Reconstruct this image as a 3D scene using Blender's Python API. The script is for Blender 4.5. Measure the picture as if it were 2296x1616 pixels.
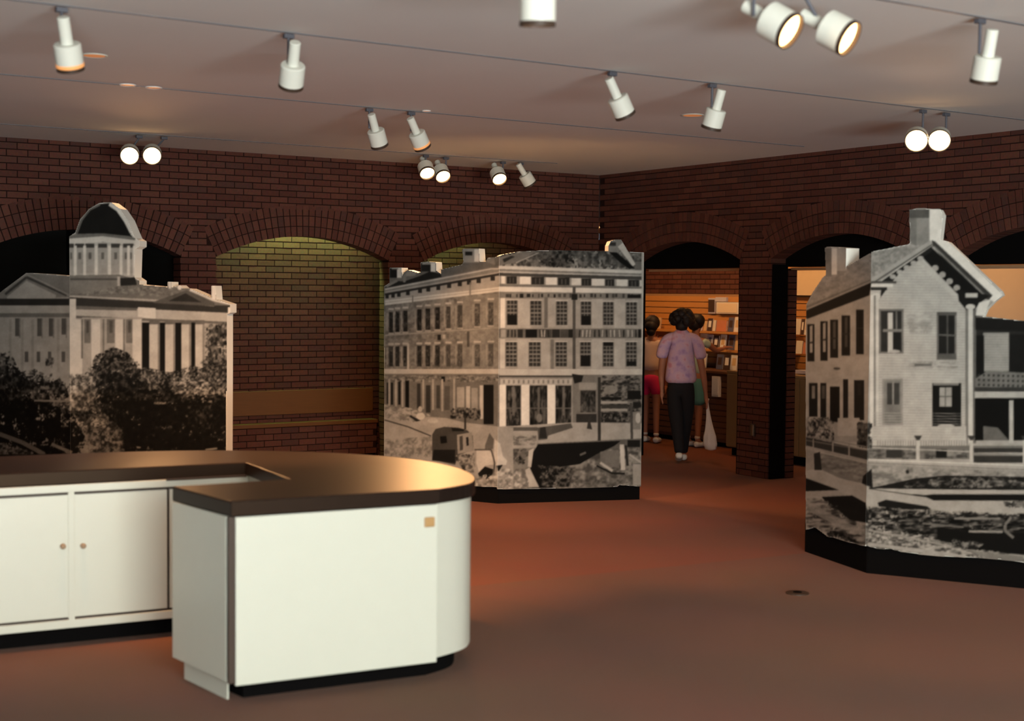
import bpy, bmesh, math, random
import numpy as np
from mathutils import Vector, Matrix, Euler

for o in list(bpy.data.objects):
    bpy.data.objects.remove(o, do_unlink=True)
random.seed(7)
SC = bpy.context.scene
COL = SC.collection

# ------------------------------------------------------------------ camera
H, F = 1.84, 3200.0
PITCH, ROLL = math.atan(153.0 / F), 0.009
cam_d = bpy.data.cameras.new('camera')
cam = bpy.data.objects.new('camera', cam_d)
COL.objects.link(cam)
RC = Matrix.Rotation(math.pi / 2 - PITCH, 3, 'X') @ Matrix.Rotation(ROLL, 3, 'Z')
cam.matrix_world = Matrix.Translation((0, 0, H)) @ RC.to_4x4()
cam_d.sensor_width = 36.0
cam_d.lens = F / 2296.0 * 36.0
cam_d.clip_end = 100
cam_d.dof.use_dof = True
cam_d.dof.focus_distance = 13.3
cam_d.dof.aperture_fstop = 1.75
SC.camera = cam

# ------------------------------------------------------------------ light and exposure
vs = SC.view_settings
vs.view_transform = 'Standard'
vs.look = 'None'
vs.exposure = 0.0
vs.gamma = 1.0
vs.use_curve_mapping = False
world = bpy.data.worlds.new('world')
SC.world = world
world.use_nodes = True
world.node_tree.nodes['Background'].inputs[0].default_value = (0.80, 0.88, 1.0, 1)
world.node_tree.nodes['Background'].inputs[1].default_value = 0.14


def area_light(name, loc, rot, sx, sy, energy, color):
    d = bpy.data.lights.new(name, 'AREA')
    d.shape = 'RECTANGLE'
    d.size, d.size_y, d.energy, d.color = sx, sy, energy, color
    o = bpy.data.objects.new(name, d)
    o.location = loc
    o.rotation_euler = rot
    COL.objects.link(o)
    return o


# daylight coming in through the window front behind the photographer
area_light('window_daylight', (3.9, -4.9, 1.75), (math.radians(98), 0, math.radians(18)), 4.2, 2.6, 660, (1.0, 0.99, 0.80))
# added fill light aimed upward to brighten the ceiling, not a real source
area_light('ceiling_fill', (3.0, -4.0, 0.5), (math.radians(171), 0, math.radians(6)), 6.0, 1.4, 3300, (0.84, 0.95, 1.0))


# ------------------------------------------------------------------ materials
def new_mat(name):
    m = bpy.data.materials.new(name)
    m.use_nodes = True
    nt = m.node_tree
    return m, nt, nt.nodes['Principled BSDF']


def N(nt, typ, **kw):
    n = nt.nodes.new(typ)
    for k, v in kw.items():
        setattr(n, k, v)
    return n


def plain(name, col, rough=0.6, spec=0.3, metal=0.0, var=0.08, scale=12.0, emit=None, estr=0.0):
    m, nt, p = new_mat(name)
    tc = N(nt, 'ShaderNodeTexCoord')
    no = N(nt, 'ShaderNodeTexNoise')
    no.inputs['Scale'].default_value = scale
    no.inputs['Detail'].default_value = 3
    nt.links.new(tc.outputs['Object'], no.inputs['Vector'])
    mx = N(nt, 'ShaderNodeMix', data_type='RGBA')
    c = Vector(col[:3])
    mx.inputs[6].default_value = (*(c * (1 - var)), 1)
    mx.inputs[7].default_value = (*(c * (1 + var)), 1)
    nt.links.new(no.outputs['Fac'], mx.inputs[0])
    nt.links.new(mx.outputs[2], p.inputs['Base Color'])
    p.inputs['Roughness'].default_value = rough
    p.inputs['Specular IOR Level'].default_value = spec
    p.inputs['Metallic'].default_value = metal
    if emit:
        p.inputs['Emission Color'].default_value = (*emit, 1)
        p.inputs['Emission Strength'].default_value = estr
    return m


def brick_mat(name, cols, rough=0.75):
    m, nt, p = new_mat(name)
    at = N(nt, 'ShaderNodeAttribute', attribute_name='tone')
    oi = N(nt, 'ShaderNodeObjectInfo')
    ad = N(nt, 'ShaderNodeMath', operation='ADD')
    nt.links.new(at.outputs['Fac'], ad.inputs[0])
    nt.links.new(oi.outputs['Random'], ad.inputs[1])
    fr = N(nt, 'ShaderNodeMath', operation='FRACT')
    nt.links.new(ad.outputs[0], fr.inputs[0])
    rp = N(nt, 'ShaderNodeValToRGB')
    rp.color_ramp.elements[0].color = (*cols[0], 1)
    rp.color_ramp.elements[1].color = (*cols[-1], 1)
    for i, c in enumerate(cols[1:-1]):
        e = rp.color_ramp.elements.new((i + 1) / (len(cols) - 1))
        e.color = (*c, 1)
    nt.links.new(fr.outputs[0], rp.inputs[0])
    geo = N(nt, 'ShaderNodeNewGeometry')
    no = N(nt, 'ShaderNodeTexNoise')
    no.inputs['Scale'].default_value = 45
    nt.links.new(geo.outputs['Position'], no.inputs['Vector'])
    mx = N(nt, 'ShaderNodeMix', data_type='RGBA', blend_type='MULTIPLY')
    mx.inputs[0].default_value = 0.5
    nt.links.new(rp.outputs[0], mx.inputs[6])
    nt.links.new(no.outputs['Color'], mx.inputs[7])
    nt.links.new(mx.outputs[2], p.inputs['Base Color'])
    bp = N(nt, 'ShaderNodeBump')
    bp.inputs['Strength'].default_value = 0.25
    bp.inputs['Distance'].default_value = 0.004
    nt.links.new(no.outputs['Fac'], bp.inputs['Height'])
    nt.links.new(bp.outputs[0], p.inputs['Normal'])
    p.inputs['Roughness'].default_value = rough
    p.inputs['Specular IOR Level'].default_value = 0.2
    return m


TINT_LINE = (0.527, 8.99)


def carpet_mat():
    m, nt, p = new_mat('carpet')
    geo = N(nt, 'ShaderNodeNewGeometry')
    no = N(nt, 'ShaderNodeTexNoise')
    no.inputs['Scale'].default_value = 260
    no.inputs['Detail'].default_value = 2
    nt.links.new(geo.outputs['Position'], no.inputs['Vector'])
    big = N(nt, 'ShaderNodeTexNoise')
    big.inputs['Scale'].default_value = 0.9
    nt.links.new(geo.outputs['Position'], big.inputs['Vector'])
    a = N(nt, 'ShaderNodeMix', data_type='RGBA')
    a.inputs[6].default_value = (0.142, 0.044, 0.016, 1)
    a.inputs[7].default_value = (0.205, 0.067, 0.025, 1)
    nt.links.new(no.outputs['Fac'], a.inputs[0])
    b = N(nt, 'ShaderNodeMix', data_type='RGBA', blend_type='MULTIPLY')
    b.inputs[0].default_value = 0.35
    nt.links.new(a.outputs[2], b.inputs[6])
    nt.links.new(big.outputs['Color'], b.inputs[7])
    # carpet is tinted redder beyond a straight line, bluer before it
    sp = N(nt, 'ShaderNodeSeparateXYZ')
    nt.links.new(geo.outputs['Position'], sp.inputs[0])
    m1 = N(nt, 'ShaderNodeMath', operation='MULTIPLY_ADD')
    m1.inputs[1].default_value = TINT_LINE[0]
    m1.inputs[2].default_value = TINT_LINE[1]
    nt.links.new(sp.outputs['X'], m1.inputs[0])
    m2 = N(nt, 'ShaderNodeMath', operation='GREATER_THAN')
    nt.links.new(sp.outputs['Y'], m2.inputs[0])
    nt.links.new(m1.outputs[0], m2.inputs[1])
    dy = N(nt, 'ShaderNodeMix', data_type='RGBA', blend_type='MULTIPLY')
    dy.inputs[0].default_value = 1.0
    tint = N(nt, 'ShaderNodeMix', data_type='RGBA')
    tint.inputs[6].default_value = (0.92, 1.12, 1.35, 1)
    tint.inputs[7].default_value = (1.10, 0.96, 0.72, 1)
    nt.links.new(m2.outputs[0], tint.inputs[0])
    nt.links.new(b.outputs[2], dy.inputs[6])
    nt.links.new(tint.outputs[2], dy.inputs[7])
    nt.links.new(dy.outputs[2], p.inputs['Base Color'])
    bp = N(nt, 'ShaderNodeBump')
    bp.inputs['Strength'].default_value = 0.5
    bp.inputs['Distance'].default_value = 0.004
    nt.links.new(no.outputs['Fac'], bp.inputs['Height'])
    nt.links.new(bp.outputs[0], p.inputs['Normal'])
    p.inputs['Roughness'].default_value = 0.95
    p.inputs['Specular IOR Level'].default_value = 0.1
    p.inputs['Sheen Weight'].default_value = 0.08
    return m


def print_mat():
    m, nt, p = new_mat('photographic_print')
    at = N(nt, 'ShaderNodeAttribute', attribute_name='print')
    nt.links.new(at.outputs['Color'], p.inputs['Base Color'])
    p.inputs['Roughness'].default_value = 0.8
    p.inputs['Specular IOR Level'].default_value = 0.06
    return m


def wood_mat(name, c1, c2, rough=0.4):
    m, nt, p = new_mat(name)
    tc = N(nt, 'ShaderNodeTexCoord')
    mp = N(nt, 'ShaderNodeMapping')
    mp.inputs['Scale'].default_value = (1.5, 1.5, 22)
    nt.links.new(tc.outputs['Object'], mp.inputs[0])
    no = N(nt, 'ShaderNodeTexNoise')
    no.inputs['Scale'].default_value = 3
    no.inputs['Detail'].default_value = 5
    nt.links.new(mp.outputs[0], no.inputs['Vector'])
    mx = N(nt, 'ShaderNodeMix', data_type='RGBA')
    mx.inputs[6].default_value = (*c1, 1)
    mx.inputs[7].default_value = (*c2, 1)
    nt.links.new(no.outputs['Fac'], mx.inputs[0])
    nt.links.new(mx.outputs[2], p.inputs['Base Color'])
    p.inputs['Roughness'].default_value = rough
    return m


def emit_mat(name, col, s):
    m, nt, p = new_mat(name)
    p.inputs['Base Color'].default_value = (*col, 1)
    p.inputs['Emission Color'].default_value = (*col, 1)
    p.inputs['Emission Strength'].default_value = s
    return m


M = {}
M['brick'] = brick_mat('red_brick', [(0.094, 0.030, 0.020), (0.118, 0.039, 0.026), (0.138, 0.049, 0.032), (0.086, 0.034, 0.026)])
M['mortar'] = plain('dark_mortar', (0.022, 0.009, 0.007), 0.95, 0.1, var=0.2)
M['shopbrick'] = M['brick']
M['carpet'] = carpet_mat()
M['ceiling'] = plain('ceiling_plaster', (0.80, 0.78, 0.75), 0.9, 0.1, var=0.04, scale=1.2)
M['slot'] = plain('track_slot_grey', (0.22, 0.22, 0.23), 0.6)
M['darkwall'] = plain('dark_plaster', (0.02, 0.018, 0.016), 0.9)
M['shopwall'] = plain('shop_plaster', (0.35, 0.2, 0.1), 0.9)
M['white'] = plain('white_laminate', (0.60, 0.60, 0.515), 0.35, 0.4, var=0.015)
M['top'] = plain('dark_brown_laminate', (0.016, 0.010, 0.008), 0.36, 0.16, var=0.1)
M['top'].node_tree.nodes['Principled BSDF'].inputs['Specular Tint'].default_value = (1.0, 0.66, 0.42, 1)
M['edge'] = plain('dark_counter_edge', (0.035, 0.032, 0.032), 0.45, 0.4)
M['black'] = plain('black_base', (0.0035, 0.003, 0.003), 0.9, 0.05)
M['tan'] = plain('tan_metal', (0.42, 0.24, 0.09), 0.4, 0.5)
M['knob'] = plain('wooden_knob', (0.30, 0.19, 0.11), 0.4)
M['print'] = print_mat()
M['board'] = plain('white_board_edge', (0.80, 0.80, 0.74), 0.6, var=0.02)
M['can'] = plain('white_lamp_enamel', (0.72, 0.72, 0.64), 0.4, 0.4, var=0.02)
M['rim'] = plain('dark_lamp_rim', (0.05, 0.03, 0.02), 0.5)
M['stem'] = plain('grey_stem', (0.10, 0.10, 0.12), 0.5, metal=0.3)
M['lens'] = emit_mat('lit_lamp_lens', (1.0, 0.58, 0.23), 9)
M['lensdim'] = emit_mat('warm_lamp_lens', (1.0, 0.62, 0.28), 3)
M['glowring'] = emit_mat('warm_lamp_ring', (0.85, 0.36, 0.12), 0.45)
M['down'] = emit_mat('downlight_glow', (0.75, 0.27, 0.09), 0.40)
M['wood'] = wood_mat('orange_oak', (0.10, 0.036, 0.008), (0.14, 0.052, 0.012))
M['slat'] = wood_mat('honey_slat_board', (0.48, 0.20, 0.05), (0.60, 0.28, 0.08), 0.5)
M['cab'] = plain('tan_cabinet_laminate', (0.26, 0.17, 0.085), 0.5)
M['steel'] = plain('brushed_steel', (0.6, 0.58, 0.52), 0.3, metal=1.0)
M['tube'] = emit_mat('green_white_tube', (0.46, 1.0, 0.32), 330.0)
M['skin'] = plain('skin', (0.36, 0.15, 0.085), 0.5, var=0.05)
M['hair'] = plain('dark_brown_hair', (0.012, 0.007, 0.006), 0.6, var=0.3, scale=60)
M['trouser'] = plain('black_trousers', (0.010, 0.009, 0.011), 0.85)
M['shoe'] = plain('white_shoe', (0.72, 0.70, 0.66), 0.5)
M['pink'] = plain('magenta_cotton', (0.62, 0.02, 0.10), 0.8)
M['mint'] = plain('pale_mint_cotton', (0.42, 0.52, 0.44), 0.8)
M['salmon'] = plain('pale_peach_cotton', (0.74, 0.54, 0.47), 0.8)
M['navy'] = plain('teal_shorts', (0.08, 0.22, 0.20), 0.8)
M['bag'] = plain('white_plastic_bag', (0.78, 0.72, 0.68), 0.4)
M['cream'] = plain('cream_board', (0.80, 0.62, 0.42), 0.7, var=0.03)
M['paper'] = plain('white_card', (0.72, 0.66, 0.60), 0.7)


def shirt_mat():
    m, nt, p = new_mat('lavender_print_shirt')
    tc = N(nt, 'ShaderNodeTexCoord')
    no = N(nt, 'ShaderNodeTexNoise')
    no.inputs['Scale'].default_value = 11
    no.inputs['Detail'].default_value = 2
    nt.links.new(tc.outputs['Object'], no.inputs['Vector'])
    rp = N(nt, 'ShaderNodeValToRGB')
    for i, (q, c) in enumerate([(0.3, (0.34, 0.22, 0.42)), (0.45, (0.52, 0.36, 0.52)), (0.6, (0.60, 0.40, 0.50)), (0.72, (0.52, 0.22, 0.28))]):
        e = rp.color_ramp.elements[i] if i < 2 else rp.color_ramp.elements.new(q)
        e.position = q
        e.color = (*c, 1)
    nt.links.new(no.outputs['Fac'], rp.inputs[0])
    nt.links.new(rp.outputs[0], p.inputs['Base Color'])
    p.inputs['Roughness'].default_value = 0.85
    return m


M['shirt'] = shirt_mat()


# ------------------------------------------------------------------ helpers
def ray(x, y):
    return (RC @ Vector(((x - 1148.0) / F, -(y - 808.0) / F, -1.0)))


CAMP = Vector((0, 0, H))


def px_z(x, y, z):
    """point where the sight line of a picture point meets the level z"""
    d = ray(x, y)
    return CAMP + d * ((z - H) / d.z)


def px_Y(x, y, Y):
    d = ray(x, y)
    return CAMP + d * (Y / d.y)


def px_plane(x, y, p0, n):
    d = ray(x, y)
    return CAMP + d * ((Vector(p0) - CAMP).dot(n) / d.dot(n))


RCT = np.array(RC.transposed())


def project(P):
    q = (np.asarray(P, float) - np.array([0, 0, H])) @ RCT.T
    return np.stack([1148 + F * q[..., 0] / -q[..., 2], 808 - F * q[..., 1] / -q[..., 2]], -1)


def mesh_obj(name, verts, faces, mat, parent=None, smooth=False):
    me = bpy.data.meshes.new(name)
    me.from_pydata([tuple(v) for v in verts], [], [tuple(f) for f in faces])
    if mat:
        me.materials.append(mat)
    if smooth:
        me.polygons.foreach_set('use_smooth', [True] * len(me.polygons))
    me.update()
    o = bpy.data.objects.new(name, me)
    COL.objects.link(o)
    if parent:
        o.parent = parent
    return o


def fix_normals(o):
    bm = bmesh.new()
    bm.from_mesh(o.data)
    bmesh.ops.recalc_face_normals(bm, faces=bm.faces)
    bm.to_mesh(o.data)
    bm.free()
    return o


def thing(name, label, cat, loc=(0, 0, 0), group=None):
    o = bpy.data.objects.new(name, None)
    o.empty_display_size = 0.1
    o.location = loc
    COL.objects.link(o)
    return tag(o, label, cat, group)


def tag(o, label, cat, group=None):
    o['label'] = label
    o['category'] = cat
    if group:
        o['group'] = group
    return o


def struct(o):
    o['kind'] = 'structure'
    return o


class G:
    """collects simple shapes in world space for ONE mesh"""

    def __init__(s):
        s.v, s.f = [], []

    def add(s, V, Fs):
        b = len(s.v)
        s.v += [Vector(p) for p in V]
        s.f += [[b + i for i in f] for f in Fs]
        return s

    def box(s, c, ax, ay, az, hx, hy, hz):
        c, ax, ay, az = Vector(c), Vector(ax), Vector(ay), Vector(az)
        V = [c + ax * (hx * i) + ay * (hy * j) + az * (hz * k) for i in (-1, 1) for j in (-1, 1) for k in (-1, 1)]
        return s.add(V, [(0, 1, 3, 2), (4, 6, 7, 5), (0, 4, 5, 1), (2, 3, 7, 6), (0, 2, 6, 4), (1, 5, 7, 3)])

    def abox(s, x0, x1, y0, y1, z0, z1):
        return s.box(((x0 + x1) / 2, (y0 + y1) / 2, (z0 + z1) / 2), (1, 0, 0), (0, 1, 0), (0, 0, 1), abs(x1 - x0) / 2, abs(y1 - y0) / 2, abs(z1 - z0) / 2)

    def lathe(s, p, axis, prof, n=24, cap0=True, cap1=True):
        """profile [(distance along axis, radius)] turned round axis from p"""
        p, a = Vector(p), Vector(axis).normalized()
        t = a.orthogonal().normalized()
        u = a.cross(t)
        V = []
        for d, r in prof:
            for i in range(n):
                q = 2 * math.pi * i / n
                V.append(p + a * d + (t * math.cos(q) + u * math.sin(q)) * r)
        Fs = []
        for k in range(len(prof) - 1):
            for i in range(n):
                j = (i + 1) % n
                Fs.append((k * n + i, k * n + j, (k + 1) * n + j, (k + 1) * n + i))
        if cap0:
            Fs.append(tuple(range(n))[::-1])
        if cap1:
            Fs.append(tuple((len(prof) - 1) * n + i for i in range(n)))
        return s.add(V, Fs)

    def prism(s, pts, z0, z1):
        """pts = world XY outline"""
        n = len(pts)
        V = [(p[0], p[1], z0) for p in pts] + [(p[0], p[1], z1) for p in pts]
        return s.add(V, [tuple(range(n))[::-1], tuple(range(n, 2 * n))] + [(i, (i + 1) % n, n + (i + 1) % n, n + i) for i in range(n)])

    def make(s, name, mat, parent=None, smooth=False, origin=None, bevel=0.0):
        org = Vector(origin) if origin is not None else Vector((0, 0, 0))
        o = mesh_obj(name, [p - org for p in s.v], s.f, mat, None, False)
        fix_normals(o)
        if parent is not None:
            o.parent = parent
            o.location = org - parent.location
        else:
            o.location = org
        if bevel:
            b = o.modifiers.new('bevel', 'BEVEL')
            b.width, b.segments, b.limit_method = bevel, 2, 'ANGLE'
        if smooth:
            try:
                o.data.set_sharp_from_angle(angle=math.radians(35))
            except Exception:
                pass
            o.data.polygons.foreach_set('use_smooth', [True] * len(o.data.polygons))
        return o


def smooth_path(pts, k=8):
    out = []
    n = len(pts)
    P = [Vector(p) for p in pts]
    for i in range(n - 1):
        p0, p1, p2, p3 = P[max(i - 1, 0)], P[i], P[i + 1], P[min(i + 2, n - 1)]
        for j in range(k):
            t = j / k
            out.append(0.5 * ((2 * p1) + (p2 - p0) * t + (2 * p0 - 5 * p1 + 4 * p2 - p3) * t * t + (3 * p1 - p0 - 3 * p2 + p3) * t ** 3))
    out.append(P[-1])
    return out


# ------------------------------------------------------------------ frames of the two brick walls
CZ = 3.2
CORNER = Vector((0.996, 16.6, 0))
UZ = Vector((0, 0, 1))
DR, NR = Vector((0.5405, -0.8413, 0)), Vector((0.8413, 0.5405, 0))
DL, NL = Vector((0.8413, 0.5405, 0)), Vector((-0.5405, 0.8413, 0))


def WR(s, v, z):
    return CORNER + DR * s + NR * v + UZ * z


def WL(s, v, z):
    return CORNER + DL * s + NL * v + UZ * z


# outlines (picture frame) of what stands in front of the walls: only used to choose which bricks become objects
HIDE = [(0, 620, 525, 1010), (155, 460, 315, 640), (865, 600, 1445, 1130), (1810, 640, 2296, 1300), (1950, 560, 2200, 700), (0, 1015, 1050, 1600)]
MASTER = {}


def hidden(p):
    if not (10 < p[0] < 2290 and 40 < p[1] < 1585):
        return True
    return any(a <= p[0] <= c and b <= p[1] <= d for a, b, c, d in HIDE)


class Arch:
    def __init__(s, a, b, spring, rise):
        s.a, s.b, s.sp, s.rise = a, b, spring, rise
        w = (b - a) / 2
        s.R = (w * w + rise * rise) / (2 * rise)
        s.c = (a + b) / 2
        s.zc = spring + rise - s.R
        s.half = math.asin(w / s.R)

    def z(s, u):
        q = s.R ** 2 - (u - s.c) ** 2
        return s.zc + math.sqrt(max(q, 0))

    def inside(s, u, z, ring):
        if s.a < u < s.b and z < s.z(u):
            return True
        du, dz = u - s.c, z - s.zc
        if dz <= 0:
            return False
        return math.hypot(du, dz) < s.R + ring and abs(math.atan2(du, dz)) < s.half


def brick_wall(name, W, D, NN, s0, s1, z0, z1, arches, thick, rings=3, ring_h=0.106, nmax=300, joint=0.010, mat='brick', L=0.190, CH=0.0632, slab_back=None):
    back = slab_back or thick
    g = G()
    rec = 0.007
    cuts = {s0, s1}
    for a in arches:
        k = 26
        for i in range(k + 1):
            cuts.add(a.a - rec + (a.b - a.a + 2 * rec) * i / k)
    cuts = sorted(c for c in cuts if s0 <= c <= s1)

    def lo(u0, u1, u):
        m = (u0 + u1) / 2
        for a in arches:
            if a.a - rec < m < a.b + rec:
                return a.z(min(max(u, a.a), a.b)) + rec
        return z0

    prev = None
    for u0, u1 in zip(cuts[:-1], cuts[1:]):
        la, lb = lo(u0, u1, u0), lo(u0, u1, u1)
        V = [W(u0, rec, la), W(u1, rec, lb), W(u1, rec, z1), W(u0, rec, z1), W(u0, back, la), W(u1, back, lb), W(u1, back, z1), W(u0, back, z1)]
        Fs = [(0, 1, 2, 3), (5, 4, 7, 6), (0, 4, 5, 1), (3, 2, 6, 7)]
        g.add(V, Fs)
        if prev is not None and abs(prev - la) > 0.05:
            a_, b_ = min(prev, la), max(prev, la)
            g.add([W(u0, rec, a_), W(u0, rec, b_), W(u0, back, b_), W(u0, back, a_)], [(0, 1, 2, 3)])
        prev = lb
    wall = mesh_obj(name, g.v, g.f, M['mortar'])
    struct(wall)
    # courses
    items = []
    rows = int((z1 - z0) / CH)
    ring = rings * ring_h - 0.02
    for r in range(rows + 1):
        za = z0 + r * CH + joint / 2
        zb = min(z0 + (r + 1) * CH - joint / 2, z1)
        if zb - za < 0.015:
            continue
        zm = (za + zb) / 2
        u = math.floor(s0 / L) * L + (L / 2 if r % 2 else 0)
        while u < s1:
            ua, ub = max(u + joint / 2, s0), min(u + L - joint / 2, s1)
            u += L
            if ub - ua < 0.02:
                continue
            n = max(int((ub - ua) / 0.008), 2)
            xs = [ua + (ub - ua) * (i + 0.5) / n for i in range(n)]
            ok = [not any(a.inside(x, zm, ring if rings else 0) for a in arches) for x in xs]
            i = 0
            while i < n:
                if ok[i]:
                    j = i
                    while j < n and ok[j]:
                        j += 1
                    pa, pb = ua + (ub - ua) * i / n, ua + (ub - ua) * j / n
                    if pb - pa > 0.025:
                        items.append((pa, pb, za, zb))
                    i = j
                else:
                    i += 1
    vo = []
    for a in arches:
        for k in range(rings):
            ra, rb = a.R + k * ring_h + 0.004, a.R + (k + 1) * ring_h - 0.004
            nb = max(int(round(2 * a.half * (a.R + ring_h * 1.5) / 0.0677)), 3)
            for i in range(nb):
                t0 = -a.half + 2 * a.half * i / nb + 0.0055 / ra
                t1 = -a.half + 2 * a.half * (i + 1) / nb - 0.0055 / ra
                vo.append([(a.c + r_ * math.sin(t), a.zc + r_ * math.cos(t)) for r_, t in ((ra, t0), (ra, t1), (rb, t1), (rb, t0))])
    Rm = Matrix((D, NN, UZ)).transposed().to_4x4()
    BOXF = [(0, 1, 2, 3), (5, 4, 7, 6), (0, 4, 5, 1), (2, 6, 7, 3), (0, 3, 7, 4), (1, 5, 6, 2)]

    def size_px(pts):
        p = project([W(a, 0, b) for a, b in pts])
        x, y = p[:, 0], p[:, 1]
        A = 0.5 * abs(np.dot(x, np.roll(y, -1)) - np.dot(y, np.roll(x, -1)))
        return 0 if hidden(p.mean(0)) else A

    lst = [('brick', [(a, c), (b, c), (b, d), (a, d)], 0.0) for a, b, c, d in items]
    lst += [('arch_brick', v, -0.004) for v in vo]
    for kind in ('brick', 'arch_brick'):
        sub = [(size_px(p), p, y0) for k, p, y0 in lst if k == kind]
        sub.sort(key=lambda q: -q[0])
        rest_v, rest_f, tone = [], [], []
        cnt = 0
        for A, p, y0 in sub:
            cx = sum(q[0] for q in p) / 4
            cz = sum(q[1] for q in p) / 4
            if A > 20 and cnt < nmax:
                cnt += 1
                y0j = y0 + random.uniform(-0.0015, 0.0015)
                key = None
                if kind == 'brick':
                    key = (round(p[1][0] - p[0][0], 2), round(p[2][1] - p[0][1], 3), thick, mat)
                me = MASTER.get(key) if key else None
                if me is None:
                    V = [(q[0] - cx, 0, q[1] - cz) for q in p] + [(q[0] - cx, thick - 0.002, q[1] - cz) for q in p]
                    me = bpy.data.meshes.new(kind)
                    me.from_pydata(V, [], BOXF)
                    me.materials.append(M[mat])
                    if key:
                        MASTER[key] = me
                o = bpy.data.objects.new(kind, me)
                COL.objects.link(o)
                o.parent = wall
                o.matrix_local = Matrix.Translation(W(cx, y0j, cz)) @ Rm
            else:
                b = len(rest_v)
                y0j = y0 + random.uniform(-0.0015, 0.0015)
                rest_v += [W(q[0], y0j, q[1]) for q in p] + [W(q[0], thick - 0.002, q[1]) for q in p]
                rest_f += [tuple(b + i for i in f) for f in BOXF]
                tone += [random.random()] * 8
        if rest_v:
            o = mesh_obj('brickwork' if kind == 'brick' else 'arch_brickwork', rest_v, rest_f, M[mat], wall)
            o['kind'] = 'stuff'
            at = o.data.attributes.new('tone', 'FLOAT', 'POINT')
            at.data.foreach_set('value', tone)
    return wall


# ------------------------------------------------------------------ room shell
g = G()
g.abox(-22, 18, -6, 30, -0.1, 0)
struct(g.make('floor', M['carpet']))
g = G()
g.abox(-22, 18, -6, 30, CZ, CZ + 0.1)
struct(g.make('ceiling', M['ceiling']))

SPR, RISE = 2.16, 0.225
AL = [Arch(-2.32, -0.50, SPR, RISE), Arch(-4.65, -2.75, SPR, RISE), Arch(-6.90, -5.02, SPR, RISE)]
AR = [Arch(0.60, 2.43, SPR + 0.03, RISE - 0.02), Arch(2.89, 4.70, SPR + 0.03, RISE), Arch(5.15, 6.95, SPR + 0.03, RISE)]
brick_wall('wall_left', WL, DL, NL, -9.0, 0.0, 0.0, CZ, AL, 0.20)
brick_wall('wall_right', WR, DR, NR, 0.0, 9.0, 0.0, CZ, AR, 0.20)
# plain continuations of the walls beyond the view, and the window front behind the photographer
g = G()
g.box(WL(-15, 0.1, CZ / 2), DL, NL, UZ, 6, 0.1, CZ / 2)
struct(g.make('wall_left_far', M['mortar']))
g = G()
g.box(WR(16, 0.1, CZ / 2), DR, NR, UZ, 7, 0.1, CZ / 2)
struct(g.make('wall_right_far', M['mortar']))
g = G()
for x in range(-16, 17, 2):
    g.abox(x - 0.04, x + 0.04, -5.2, -5.1, 0, CZ)
g.abox(-16, 16, -5.2, -5.1, 0, 0.35)
g.abox(-16, 16, -5.2, -5.1, CZ - 0.15, CZ)
struct(g.make('window_1', M['stem']))

# niches behind the left arches


def niche(n, s0, s1, lit):
    W2 = lambda s, v, z: WL(s, v + 0.335, z)
    brick_wall('wall_niche_%d' % n, W2, DL, NL, s0, s1, 0.0, 2.75, [], 0.09)
    g = G()
    g.box(WL((s0 + s1) / 2, 0.28, 2.8), DL, NL, UZ, (s1 - s0) / 2, 0.16, 0.05)
    g.box(WL(s0 - 0.02, 0.28, 1.4), DL, NL, UZ, 0.02, 0.16, 1.45)
    g.box(WL(s1 + 0.02, 0.28, 1.4), DL, NL, UZ, 0.02, 0.16, 1.45)
    struct(g.make('wall_niche_return_%d' % n, M['mortar']))
    if lit:
        root = thing('fluorescent_fixture', lit[0], 'light', WL((s0 + s1) / 2 + lit[1], 0.265, 2.66))
        p = root.location
        G().box(p + UZ * 0.03, DL, NL, UZ, lit[2] + 0.03, 0.04, 0.02).make('channel', M['can'], root)
        G().lathe(p - DL * lit[2], DL, [(0, 0.013), (lit[2] * 2, 0.013)], 12).make('tube', M['tube'], root, True)


niche(1, -4.72, -2.66, ('green-white fluorescent tube hidden above the lit brick niche', 0.0, 0.85))
niche(2, -2.36, -0.44, ('green-white fluorescent tube hidden in the niche behind the corner building cutout', -0.55, 0.30))
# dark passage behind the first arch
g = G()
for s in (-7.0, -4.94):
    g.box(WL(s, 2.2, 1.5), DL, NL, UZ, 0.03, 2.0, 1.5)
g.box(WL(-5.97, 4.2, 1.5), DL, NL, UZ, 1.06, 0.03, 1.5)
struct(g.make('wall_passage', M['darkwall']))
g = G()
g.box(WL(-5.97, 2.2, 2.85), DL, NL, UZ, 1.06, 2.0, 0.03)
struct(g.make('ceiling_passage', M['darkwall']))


# benches in the niches
def bench(s0, s1, label):
    root = thing('niche_bench', label, 'bench', WL((s0 + s1) / 2, 0.2, 0))
    sm, hw = (s0 + s1) / 2, (s1 - s0) / 2
    G().box(WL(sm, 0.312, 0.675), DL, NL, UZ, hw, 0.016, 0.125).make('back_board', M['wood'], root, bevel=0.004)
    G().box(WL(sm, 0.255, 0.45), DL, NL, UZ, hw, 0.075, 0.02).make('seat', M['wood'], root, bevel=0.004)
    base = G().box(WL(sm, 0.275, 0.265), DL, NL, UZ, hw, 0.055, 0.165).make('base', M['mortar'], root)
    G().box(WL(sm, 0.285, 0.05), DL, NL, UZ, hw, 0.045, 0.05).make('toe_kick', M['black'], root)
    for r in range(5):
        u = s0 + (0.1 if r % 2 else 0.0)
        while u < s1 - 0.06:
            b = min(u + 0.182, s1)
            G().box(WL((u + b) / 2, 0.222, 0.10 + (r + 0.5) * 0.0652), DL, NL, UZ, (b - u) / 2, 0.012, 0.028).make('brick', M['brick'], base).location = (0, 0, 0)
            u += 0.192
    return root


bench(-4.63, -2.77, 'oak bench with brick base set in the lit brick niche')
bench(-2.30, -0.52, 'oak bench with brick base in the niche behind the corner building cutout')


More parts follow.
